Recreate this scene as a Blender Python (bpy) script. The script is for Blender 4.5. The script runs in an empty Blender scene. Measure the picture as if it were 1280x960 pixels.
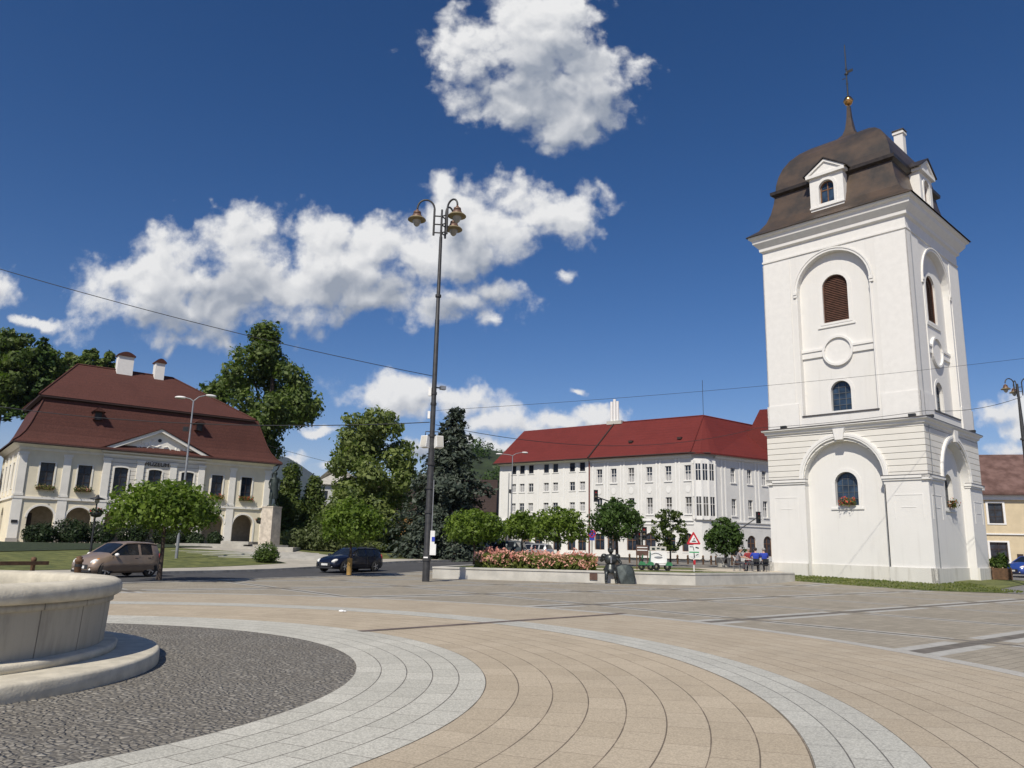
LEAF_GAIN = 1.5
import bpy, bmesh, math, random
import numpy as np
from math import radians as R, sin, cos, pi, atan2, sqrt, hypot
from mathutils import Vector, Matrix, Euler
from mathutils.geometry import tessellate_polygon
S = bpy.context.scene
COL = S.collection
rng = np.random.default_rng(7)
random.seed(7)

# ------------------------------------------------------------------ camera maths (layout only)
FPX, PITCH, ROLL, EYE = 962.0, R(12.03), R(1.3), 1.6
def ray(px, py):
    x = (px-640)/FPX; y = (480-py)/FPX; c, s = cos(ROLL), sin(ROLL)
    x, y = c*x-s*y, s*x+c*y
    return Vector((x, cos(PITCH)-y*sin(PITCH), sin(PITCH)+y*cos(PITCH)))
def at(px, py, Y):
    r = ray(px, py); return r*(Y/r.y)+Vector((0, 0, EYE))
def X(px, Y, py=690):
    r = ray(px, py); return r.x/r.y*Y

# ------------------------------------------------------------------ terrain
RA = R(63); RD = Vector((cos(RA), sin(RA), 0)); RN = Vector((-sin(RA), cos(RA), 0))   # road direction and normal
TC = Vector((23.8, 50.4)); TTH = R(46.65)
def ss(a, b, v):
    t = min(1, max(0, (v-a)/(b-a))); return t*t*(3-2*t)
def nn(x, y): return RN.x*x+RN.y*y
def h(x, y):
    z = .45*ss(42, 60, y)+.3*ss(62, 85, y)+.6*ss(33.5, 50, nn(x, y))
    d = hypot(x-TC.x, y-TC.y); z += .18*(1-ss(6.5, 11, d))*(1-.4*ss(42, 60, y))
    return z
def P(px, Y, py=690, dz=0):
    x = X(px, Y, py); return Vector((x, Y, h(x, Y)+dz))

# ------------------------------------------------------------------ mesh builder
class MB:
    def __init__(s): s.V = []; s.F = []; s.M = Matrix.Identity(4); s.sm = set()
    def add(s, vs, fs, smooth=False):
        o = len(s.V); s.V += [tuple(s.M @ Vector(v)) for v in vs]
        for f in fs:
            if smooth: s.sm.add(len(s.F))
            s.F.append(tuple(i+o for i in f))
        return s
    def box(s, c, d, rz=0, rx=0, ry=0):
        M = Matrix.Translation(c) @ Euler((rx, ry, rz)).to_matrix().to_4x4()
        a, b, e = d[0]/2, d[1]/2, d[2]/2
        vs = [M @ Vector(p) for p in [(-a,-b,-e),(a,-b,-e),(a,b,-e),(-a,b,-e),(-a,-b,e),(a,-b,e),(a,b,e),(-a,b,e)]]
        return s.add(vs, [(0,3,2,1),(4,5,6,7),(0,1,5,4),(1,2,6,5),(2,3,7,6),(3,0,4,7)])
    def b2(s, x0, x1, y0, y1, z0, z1): return s.box(((x0+x1)/2,(y0+y1)/2,(z0+z1)/2), (x1-x0, y1-y0, z1-z0))
    def tube(s, pts, r, n=8, caps=True):
        pts = [Vector(p) for p in pts]; rs = r if isinstance(r, (list, tuple)) else [r]*len(pts)
        vs = []; up = Vector((0, 0, 1))
        prev = None
        for i, p in enumerate(pts):
            t = (pts[min(i+1, len(pts)-1)]-pts[max(i-1, 0)]).normalized()
            if prev is None:
                a = t.orthogonal().normalized()
            else:
                a = (prev-t*prev.dot(t))
                a = a.normalized() if a.length > 1e-6 else t.orthogonal().normalized()
            prev = a; b = t.cross(a)
            for k in range(n):
                w = 2*pi*k/n; vs.append(p+(a*cos(w)+b*sin(w))*rs[i])
        fs = [(i*n+k, i*n+(k+1) % n, (i+1)*n+(k+1) % n, (i+1)*n+k) for i in range(len(pts)-1) for k in range(n)]
        s.add(vs, fs, True)
        if caps: s.add(vs[:n], [tuple(range(n))[::-1]]); s.add(vs[-n:], [tuple(range(n))])
        return s
    def lathe(s, prof, c=(0, 0, 0), n=24, smooth=True, a0=0, a1=2*pi, squash=1):
        full = abs(a1-a0-2*pi) < 1e-6; m = n if full else n+1
        vs = [(c[0]+r*cos(a0+(a1-a0)*k/n), c[1]+r*sin(a0+(a1-a0)*k/n)*squash, c[2]+z) for r, z in prof for k in range(m)]
        fs = [(i*m+k, i*m+(k+1) % m, (i+1)*m+(k+1) % m, (i+1)*m+k) for i in range(len(prof)-1) for k in range(m if full else n)]
        return s.add(vs, fs, smooth)
    def prism(s, poly, z0, z1, top=True, bottom=True):
        n = len(poly); vs = [(x, y, z0) for x, y in poly]+[(x, y, z1) for x, y in poly]
        fs = [(i, (i+1) % n, n+(i+1) % n, n+i) for i in range(n)]
        if top: fs.append(tuple(range(n, 2*n)))
        if bottom: fs.append(tuple(range(n))[::-1])
        return s.add(vs, fs)
    def xz(s, poly, y0, y1):            # polygon in the x-z plane extruded along y
        n = len(poly); vs = [(x, y0, z) for x, z in poly]+[(x, y1, z) for x, z in poly]
        fs = [(i, (i+1) % n, n+(i+1) % n, n+i) for i in range(n)]+[tuple(range(n))[::-1], tuple(range(n, 2*n))]
        return s.add(vs, fs)
    def band(s, path, w, y0, y1, closed=False):   # strip of width w along an x-z path, from y0 to y1 (for mouldings)
        q = []; n = len(path)
        for i, p in enumerate(path):
            a = Vector(path[max(i-1, 0)]); b = Vector(path[min(i+1, n-1)])
            if closed: a = Vector(path[(i-1) % n]); b = Vector(path[(i+1) % n])
            t = (b-a).normalized(); nv = Vector((-t.y, t.x)); q.append((Vector(p), Vector(p)+nv*w))
        vs = []
        for a, b in q: vs += [(a.x, y0, a.y), (b.x, y0, b.y), (b.x, y1, b.y), (a.x, y1, a.y)]
        fs = []; m = n if closed else n-1
        for i in range(m):
            j = (i+1) % n
            for k in range(4): fs.append((i*4+k, i*4+(k+1) % 4, j*4+(k+1) % 4, j*4+k))
        if not closed: fs += [(0, 3, 2, 1), tuple(range(4*n-4, 4*n))]
        return s.add(vs, fs)
    def sheet(s, outer, holes, y=0, reveal=.25):   # wall in the x-z plane facing -y with openings and reveals
        loops = [outer]+holes
        tri = tessellate_polygon([[Vector((x, z, 0)) for x, z in l] for l in loops])
        pts = [p for l in loops for p in l]
        fs = []
        for t in tri:
            a, b, c = [Vector(pts[i]) for i in t]
            cr = (b-a).x*(c-a).y-(b-a).y*(c-a).x
            if abs(cr) < 1e-9: continue
            fs.append(tuple(t) if cr > 0 else tuple(t)[::-1])
        s.add([(x, y, z) for x, z in pts], fs)
        rv = reveal if isinstance(reveal, (list, tuple)) else [reveal]*len(holes)
        for l, r in zip(holes, rv):
            n = len(l)
            s.add([(x, y, z) for x, z in l]+[(x, y+r, z) for x, z in l], [(i, n+i, n+(i+1) % n, (i+1) % n) for i in range(n)])
        return s
    def rings(s, rs, cap=True):         # loft of rectangles (x0,x1,y0,y1,z)
        vs = []
        for x0, x1, y0, y1, z in rs: vs += [(x0,y0,z),(x1,y0,z),(x1,y1,z),(x0,y1,z)]
        fs = [(i*4+k, i*4+(k+1) % 4, i*4+4+(k+1) % 4, i*4+4+k) for i in range(len(rs)-1) for k in range(4)]
        if cap: m = len(vs); fs.append((m-4, m-3, m-2, m-1))
        return s.add(vs, fs)
    def sphere(s, c, r, n=12, m=8):
        if not isinstance(r, (tuple, list)): r = (r, r, r)
        vs = [(c[0], c[1], c[2]-r[2])]; fs = []
        for i in range(1, m):
            t = -pi/2+pi*i/m
            for k in range(n): vs.append((c[0]+r[0]*cos(t)*cos(2*pi*k/n), c[1]+r[1]*cos(t)*sin(2*pi*k/n), c[2]+r[2]*sin(t)))
        vs.append((c[0], c[1], c[2]+r[2])); L = len(vs)-1
        for k in range(n): fs.append((0, 1+(k+1) % n, 1+k)); fs.append((L, 1+(m-2)*n+k, 1+(m-2)*n+(k+1) % n))
        for i in range(m-2):
            for k in range(n): fs.append((1+i*n+k, 1+i*n+(k+1) % n, 1+(i+1)*n+(k+1) % n, 1+(i+1)*n+k))
        return s.add(vs, fs, True)
    def mesh(s, name, mat):
        me = bpy.data.meshes.new(name); me.from_pydata(s.V, [], s.F)
        if s.sm:
            f = np.zeros(len(s.F), bool); f[list(s.sm)] = True; me.polygons.foreach_set('use_smooth', f)
        if mat: me.materials.append(mat)
        me.update(); return me
    def build(s, name, mat, parent=None, loc=None, rz=0):
        return link(name, s.mesh(name, mat), parent, loc, rz)
def link(name, me, parent=None, loc=None, rz=0):
    o = bpy.data.objects.new(name, me); COL.objects.link(o)
    if parent: o.parent = parent
    if loc is not None: o.location = loc
    o.rotation_euler.z = rz
    return o
def tag(o, label, cat, group=None):
    o['label'] = label; o['category'] = cat
    if group: o['group'] = group
    return o
def thing(name, label, cat, loc=(0, 0, 0), rz=0, group=None):
    o = bpy.data.objects.new(name, None); COL.objects.link(o); o.location = loc; o.rotation_euler.z = rz
    o.empty_display_size = .2
    return tag(o, label, cat, group)
def struct(o): o['kind'] = 'structure'; return o
def dup(root, loc, rz, label=None, scale=None):
    def cp(o, par):
        c = o.copy(); COL.objects.link(c)
        if par: c.parent = par
        for ch in list(o.children): cp(ch, c)
        return c
    r = cp(root, None); r.location = loc; r.rotation_euler.z = rz
    if label: r['label'] = label
    if scale: r.scale = scale
    return r
def arch(xc, w, zb, zt, n=12, rise=None, shoulder=None):
    a = w/2; rise = a if rise is None else rise
    return [(xc-a, zb), (xc+a, zb)]+[(xc+a*cos(pi*k/n), zt-rise+rise*sin(pi*k/n)) for k in range(n+1)]
def rect(xc, w, zb, zt): return [(xc-w/2, zb), (xc+w/2, zb), (xc+w/2, zt), (xc-w/2, zt)]

# ------------------------------------------------------------------ materials
class NT:
    def __init__(s, mat): mat.use_nodes = True; s.t = mat.node_tree; s.n = s.t.nodes; s.l = s.t.links
    def new(s, typ, **kw):
        nd = s.n.new(typ)
        for k, v in kw.items(): setattr(nd, k, v)
        return nd
    def put(s, sock, v):
        if v is None: return
        if isinstance(v, bpy.types.NodeSocket): s.l.new(v, sock)
        else:
            if isinstance(v, (tuple, list)) and len(v) == 3 and sock.type == 'RGBA': v = (*v, 1)
            sock.default_value = v
    def math(s, op, a, b=None, c=None, clamp=False):
        nd = s.new('ShaderNodeMath', operation=op, use_clamp=clamp)
        for i, v in enumerate((a, b, c)): s.put(nd.inputs[i], v)
        return nd.outputs[0]
    def vmath(s, op, a, b=None, out=0):
        nd = s.new('ShaderNodeVectorMath', operation=op); s.put(nd.inputs[0], a)
        if op == 'SCALE': s.put(nd.inputs['Scale'], b)
        else: s.put(nd.inputs[1], b)
        return nd.outputs[out]
    def noise(s, vec, scale, detail=4, rough=.55, out=0, dist=0):
        nd = s.new('ShaderNodeTexNoise'); s.put(nd.inputs['Vector'], vec)
        nd.inputs['Scale'].default_value = scale; nd.inputs['Detail'].default_value = detail; nd.inputs['Roughness'].default_value = rough
        nd.inputs['Distortion'].default_value = dist
        return nd.outputs[out]
    def mix(s, f, a, b, mode='MIX'):
        nd = s.new('ShaderNodeMix', data_type='RGBA', blend_type=mode)
        s.put(nd.inputs[0], f); s.put(nd.inputs[6], a); s.put(nd.inputs[7], b); return nd.outputs[2]
    def ramp(s, v, lo, hi, a=0., b=1.):
        nd = s.new('ShaderNodeMapRange', interpolation_type='SMOOTHSTEP'); s.put(nd.inputs[0], v)
        for i, q in zip((1, 2, 3, 4), (lo, hi, a, b)): nd.inputs[i].default_value = q
        return nd.outputs[0]
    def obj(s): return s.new('ShaderNodeTexCoord').outputs['Object']
    def bump(s, hgt, dist, strength=1.):
        nd = s.new('ShaderNodeBump'); nd.inputs['Strength'].default_value = strength; nd.inputs['Distance'].default_value = dist
        s.put(nd.inputs['Height'], hgt); return nd.outputs[0]
    def bsdf(s): return s.n['Principled BSDF']
def pmat(name, col, rough=.7, metal=0, var=.12, scale=3., bump=0., bscale=30., var2=None, spec=.5, big=0.):
    m = bpy.data.materials.new(name); t = NT(m); b = t.bsdf(); o = t.obj()
    dk = tuple(c*(1-var) for c in col); lt = tuple(min(1, c*(1+var)) for c in col)
    c = t.mix(t.ramp(t.noise(o, scale, 5, .6), .3, .7), dk, var2 or lt)
    if big: c = t.mix(t.ramp(t.noise(o, big, 3), .45, .7, 0, .5), c, tuple(x*.75 for x in col))
    t.put(b.inputs['Base Color'], c); b.inputs['Roughness'].default_value = rough; b.inputs['Metallic'].default_value = metal
    b.inputs['Specular IOR Level'].default_value = spec
    if bump: t.put(b.inputs['Normal'], t.bump(t.noise(o, bscale, 4), bump))
    return m
def leafmat(name, col, col2=None, trans=.35, nscale=.6):
    m = bpy.data.materials.new(name); t = NT(m); b = t.bsdf()
    g = t.new('ShaderNodeNewGeometry'); rnd = g.outputs['Random Per Island']
    col2 = col2 or (col[0]*1.7, col[1]*1.45, col[2]*1.2)
    col = tuple(c*LEAF_GAIN for c in col); col2 = tuple(min(.9, c*LEAF_GAIN) for c in col2)
    nz = t.ramp(t.noise(t.obj(), nscale, 2), .35, .65)
    f = t.math('MULTIPLY_ADD', rnd, .6, t.math('MULTIPLY', nz, .4))
    c = t.mix(f, tuple(x*.6 for x in col), col2)
    t.put(b.inputs['Base Color'], c); b.inputs['Roughness'].default_value = .55; b.inputs['Specular IOR Level'].default_value = .3
    tr = t.new('ShaderNodeBsdfTranslucent'); t.put(tr.inputs[0], t.mix(1., c, (1., 1.25, .5), 'MULTIPLY'))
    mx = t.new('ShaderNodeMixShader'); mx.inputs[0].default_value = trans
    t.l.new(b.outputs[0], mx.inputs[1]); t.l.new(tr.outputs[0], mx.inputs[2])
    t.l.new(mx.outputs[0], t.n['Material Output'].inputs[0])
    return m
def glassmat(name, col=(.015, .02, .03), rough=.06):
    m = bpy.data.materials.new(name); t = NT(m); b = t.bsdf(); o = t.obj()
    gc = t.mix(t.ramp(t.noise(o, 1.3, 2), .35, .65), col, tuple(c*2.2 for c in col)); rn = t.new('ShaderNodeObjectInfo').outputs['Random']
    t.put(b.inputs['Base Color'], t.mix(t.ramp(rn, .55, .98, 0, .8), gc, (.11, .105, .095)))
    b.inputs['Roughness'].default_value = rough; b.inputs['Specular IOR Level'].default_value = .28
    t.put(b.inputs['Normal'], t.bump(t.noise(o, 1.5, 1), .02, .5))
    return m
M = {}
def plaster(name, col, streak, bump=.006):
    m = bpy.data.materials.new(name); t = NT(m); b = t.bsdf(); o = t.obj()
    mp = t.new('ShaderNodeMapping'); mp.inputs['Scale'].default_value = (1.6, 1.6, .12); t.put(mp.inputs[0], o)
    c = t.mix(t.ramp(t.noise(o, .8, 5, .6), .3, .7), tuple(x*.97 for x in col), col)
    c = t.mix(t.ramp(t.noise(mp.outputs[0], 2.6, 5, .6), .5, .8, 0, streak), c, tuple(x*y for x, y in zip(col, (.62, .6, .57))))
    c = t.mix(t.ramp(t.noise(o, .5, 3, .5), .58, .66, 0, streak*.35), c, tuple(x*.85 for x in col))
    t.put(b.inputs['Base Color'], c); b.inputs['Roughness'].default_value = .92; b.inputs['Specular IOR Level'].default_value = .3
    t.put(b.inputs['Normal'], t.bump(t.noise(o, 22, 4), bump)); return m
M['white_plaster'] = plaster('white_plaster', (.715, .705, .675), .2)
M['white_trim'] = pmat('white_trim', (.72, .71, .68), .85, var=.03, scale=3)
M['damp_plaster'] = plaster('damp_plaster', (.655, .64, .59), .75, .01)
M['ledge_metal'] = pmat('ledge_metal', (.07, .065, .065), .5, var=.25)
M['copper'] = pmat('copper', (.08, .072, .064), .45, metal=.45, var=.25, scale=.6, var2=(.13, .092, .066), bump=.01, bscale=3)
M['copper_dark'] = pmat('copper_dark', (.045, .037, .032), .45, metal=.4, var=.3)
M['gold'] = pmat('gold', (.65, .36, .13), .25, metal=1, var=.15)
M['iron'] = pmat('iron', (.03, .032, .035), .5, metal=.3, var=.3)
M['shutter'] = pmat('shutter', (.10, .045, .028), .7, var=.3)
M['wood_frame'] = pmat('wood_frame', (.17, .085, .04), .6, var=.25)
M['glass'] = glassmat('glass')
M['car_glass'] = pmat('car_glass', (.012, .015, .02), .05, var=.2, spec=.4)
M['glass_blue'] = glassmat('glass_blue', (.02, .035, .06), .04)
M['cream'] = pmat('cream', (.72, .655, .50), .9, var=.06, scale=1.2, bump=.004)
M['cream_light'] = pmat('cream_light', (.76, .735, .67), .9, var=.05, scale=1.5)
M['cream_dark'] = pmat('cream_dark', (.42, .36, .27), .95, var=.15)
M['plinth_grey'] = pmat('plinth_grey', (.33, .31, .28), .95, var=.15, scale=2)
M['hotel_left'] = pmat('hotel_left', (.70, .69, .66), .9, var=.04, scale=.8)
M['hotel_right'] = pmat('hotel_right', (.64, .635, .61), .9, var=.05, scale=.8)
M['hotel_trim'] = pmat('hotel_trim', (.72, .715, .69), .9, var=.03)
M['white_frame'] = pmat('white_frame', (.75, .74, .72), .6, var=.03)
M['curtain'] = pmat('curtain', (.36, .36, .36), .9, var=.35, scale=8)
M['black'] = pmat('black', (.015, .015, .017), .55, var=.3)
M['dark_frame'] = pmat('dark_frame', (.035, .022, .018), .6, var=.3)
def roofmat(name, col, period=.35, axis_rot=0):
    m = bpy.data.materials.new(name); t = NT(m); b = t.bsdf(); o = t.obj()
    sep = t.new('ShaderNodeSeparateXYZ'); t.put(sep.inputs[0], o)
    z = t.math('FRACT', t.math('DIVIDE', sep.outputs[2], period))
    row = t.ramp(z, .0, .25, .86, 1.)
    nz = t.noise(o, 9, 3); big = t.noise(o, .35, 4, .6)
    c = t.mix(t.ramp(nz, .3, .7), tuple(x*.78 for x in col), tuple(x*1.2 for x in col))
    c = t.mix(t.ramp(big, .4, .75, 0, .45), c, tuple(x*.66 for x in col))
    c = t.mix(1., c, row, 'MULTIPLY')
    t.put(b.inputs['Base Color'], c); b.inputs['Roughness'].default_value = .75; b.inputs['Specular IOR Level'].default_value = .25
    t.put(b.inputs['Normal'], t.bump(t.math('ADD', z, t.math('MULTIPLY', nz, .5)), .03))
    return m
M['roof_brown'] = roofmat('roof_brown', (.088, .034, .026))
M['roof_red'] = roofmat('roof_red', (.138, .023, .019), .4)
M['roof_dark'] = roofmat('roof_dark', (.045, .03, .026))
M['roof_rust'] = pmat('roof_rust', (.115, .058, .045), .8, var=.3, scale=1.1, var2=(.17, .10, .085), big=.4)
M['roof_fascia'] = pmat('roof_fascia', (.035, .018, .015), .8)
M['stone'] = pmat('stone', (.50, .46, .38), .9, var=.16, scale=2.2, bump=.012, bscale=14, big=.8)
M['stone_light'] = pmat('stone_light', (.55, .505, .405), .9, var=.15, scale=4, bump=.005, bscale=30, big=1.4)
M['travertine'] = pmat('travertine', (.5, .44, .36), .9, var=.22, scale=2.5, bump=.01)
M['concrete'] = pmat('concrete', (.42, .40, .35), .95, var=.15, scale=1.5, bump=.006, big=.35)
M['concrete_light'] = pmat('concrete_light', (.48, .465, .42), .95, var=.12, scale=1.5, big=.3)
M['bronze'] = pmat('bronze', (.055, .06, .058), .38, metal=.6, var=.35, scale=6)
M['bronze_green'] = pmat('bronze_green', (.032, .044, .04), .55, metal=.4, var=.3, scale=5)
M['bark'] = pmat('bark', (.06, .045, .035), .95, var=.35, scale=8, bump=.02, bscale=18)
M['wood_post'] = pmat('wood_post', (.11, .06, .03), .8, var=.3, scale=6)
M['yellow_wood'] = pmat('yellow_wood', (.55, .3, .1), .75, var=.3, scale=4)
M['yellow_wrap'] = pmat('yellow_wrap', (.32, .2, .06), .8, var=.25)
M['grey_metal'] = pmat('grey_metal', (.32, .33, .34), .45, metal=.6, var=.12)
M['pole_paint'] = pmat('pole_paint', (.035, .035, .036), .5, var=.3, scale=5)
M['lamp_copper'] = pmat('lamp_copper', (.14, .08, .055), .5, metal=.2, var=.3, scale=8)
M['lamp_olive'] = pmat('lamp_olive', (.20, .16, .085), .6, var=.2)
M['lamp_glass'] = pmat('lamp_glass', (.30, .29, .26), .25, var=.1)
M['white_paint'] = pmat('white_paint', (.75, .75, .73), .5, var=.05)
M['cable'] = pmat('cable', (.02, .022, .025), .6)
M['water'] = glassmat('water', (.01, .02, .02), .05)
M['tyre'] = pmat('tyre', (.02, .02, .02), .85)
M['rim'] = pmat('rim', (.5, .5, .5), .3, metal=.8, var=.1)
def paint(name, col, metal=.3):
    m = bpy.data.materials.new(name); t = NT(m); b = t.bsdf()
    t.put(b.inputs['Base Color'], t.mix(t.ramp(t.noise(t.obj(), 2.5, 4), .35, .7), col, tuple(c*.86 for c in col)))
    b.inputs['Metallic'].default_value = metal; b.inputs['Roughness'].default_value = .38
    b.inputs['Coat Weight'].default_value = .6; b.inputs['Coat Roughness'].default_value = .08
    return m
M['car_beige'] = paint('car_beige', (.30, .225, .17)); M['car_navy'] = paint('car_navy', (.004, .006, .02))
M['car_silver'] = paint('car_silver', (.42, .43, .45)); M['car_white'] = paint('car_white', (.62, .6, .55), 0)
M['car_slate'] = paint('car_slate', (.04, .055, .06)); M['car_blue'] = paint('car_blue', (.03, .07, .3), .1)
M['headlight'] = pmat('headlight', (.75, .75, .72), .12, var=.1); M['amber'] = pmat('amber', (.7, .25, .02), .3)
M['red_light'] = pmat('red_light', (.35, .02, .02), .3); M['plastic'] = pmat('plastic', (.025, .025, .027), .6)
M['plate'] = pmat('plate', (.7, .7, .68), .5)
M['red'] = pmat('red', (.5, .02, .03), .5); M['sign_white'] = pmat('sign_white', (.78, .78, .76), .5, var=.03)
M['sign_blue'] = pmat('sign_blue', (.03, .06, .4), .5); M['green'] = pmat('green', (.04, .19, .08), .5)
M['sign_green'] = pmat('sign_green', (.06, .35, .14), .5)
M['skin'] = pmat('skin', (.45, .27, .19), .6, var=.08); M['hair_grey'] = pmat('hair_grey', (.3, .29, .28), .8)
M['hair_dark'] = pmat('hair_dark', (.025, .018, .014), .7); M['shirt_grey'] = pmat('shirt_grey', (.22, .2, .22), .9, var=.4, scale=25)
M['shirt_red'] = pmat('shirt_red', (.25, .03, .035), .9, var=.2); M['shirt_blue'] = pmat('shirt_blue', (.02, .05, .35), .9, var=.2)
M['trousers'] = pmat('trousers', (.05, .05, .06), .9); M['brown_board'] = pmat('brown_board', (.1, .055, .04), .8, var=.25)
M['downpipe'] = pmat('downpipe', (.16, .05, .04), .6)
M['house_yellow'] = pmat('house_yellow', (.57, .475, .32), .9, var=.07, scale=1.2)
M['far_white'] = pmat('far_white', (.5, .5, .47), .9)
M['paper'] = pmat('paper', (.85, .85, .84), .8, var=.02)
# foliage
M['leaf_maple'] = leafmat('leaf_maple', (.048, .09, .011), (.118, .168, .022), .36)
M['leaf_dark'] = leafmat('leaf_dark', (.022, .05, .010), (.055, .095, .018), .25)
M['leaf_linden'] = leafmat('leaf_linden', (.062, .10, .024), (.165, .195, .06), .36)
M['leaf_big'] = leafmat('leaf_big', (.036, .07, .015), (.108, .142, .036), .36)
M['leaf_conic'] = leafmat('leaf_conic', (.03, .06, .012), (.08, .105, .022), .25)
M['leaf_sparse'] = leafmat('leaf_sparse', (.03, .055, .012), (.08, .11, .022), .3)
M['leaf_olive'] = leafmat('leaf_olive', (.05, .07, .022), (.10, .12, .045), .25)
M['needle'] = leafmat('needle', (.026, .038, .027), (.062, .078, .058), .15)
M['hedge'] = leafmat('hedge', (.010, .02, .007), (.024, .042, .013), .2)
M['box_green'] = leafmat('box_green', (.03, .06, .012), (.075, .11, .02), .3)
M['petal'] = leafmat('petal', (.48, .15, .13), (.66, .36, .28), .3); M['petal_red'] = leafmat('petal_red', (.45, .02, .02), (.55, .08, .05), .2)
M['stem'] = leafmat('stem', (.05, .085, .015), (.12, .13, .03), .3)
SKY_SAT, SKY_TINT, SKY_STR, SUN_STR, EXPOSURE = 1.28, (1.14, .775, .735), .085, 4.85, 0.
CLOUD_DARK, CLOUD_LIT = (3.7, 4.15, 5.0), (9.9, 9.9, 9.9)
# ================================================================== ground
def patch(name, poly, off, mat, step=2., hole=None):
    bm = bmesh.new(); vs = [bm.verts.new((p[0], p[1], 0)) for p in poly]; bm.faces.new(vs)
    xs = [p[0] for p in poly]; ys = [p[1] for p in poly]
    for k in range(math.ceil(min(xs)/step), math.floor(max(xs)/step)+1):
        bmesh.ops.bisect_plane(bm, geom=bm.verts[:]+bm.edges[:]+bm.faces[:], plane_co=(k*step, 0, 0), plane_no=(1, 0, 0))
    for k in range(math.ceil(min(ys)/step), math.floor(max(ys)/step)+1):
        bmesh.ops.bisect_plane(bm, geom=bm.verts[:]+bm.edges[:]+bm.faces[:], plane_co=(0, k*step, 0), plane_no=(0, 1, 0))
    bm.normal_update()
    if bm.faces and sum(f.normal.z for f in bm.faces) < 0: bmesh.ops.reverse_faces(bm, faces=bm.faces[:])
    for v in bm.verts: v.co.z = h(v.co.x, v.co.y)+(off if not callable(off) else off(v.co.x, v.co.y))
    me = bpy.data.meshes.new(name); bm.to_mesh(me); bm.free(); me.materials.append(mat)
    return struct(link(name, me))
def tn(t, n): return (RD.x*t+RN.x*n, RD.y*t+RN.y*n)

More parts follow.
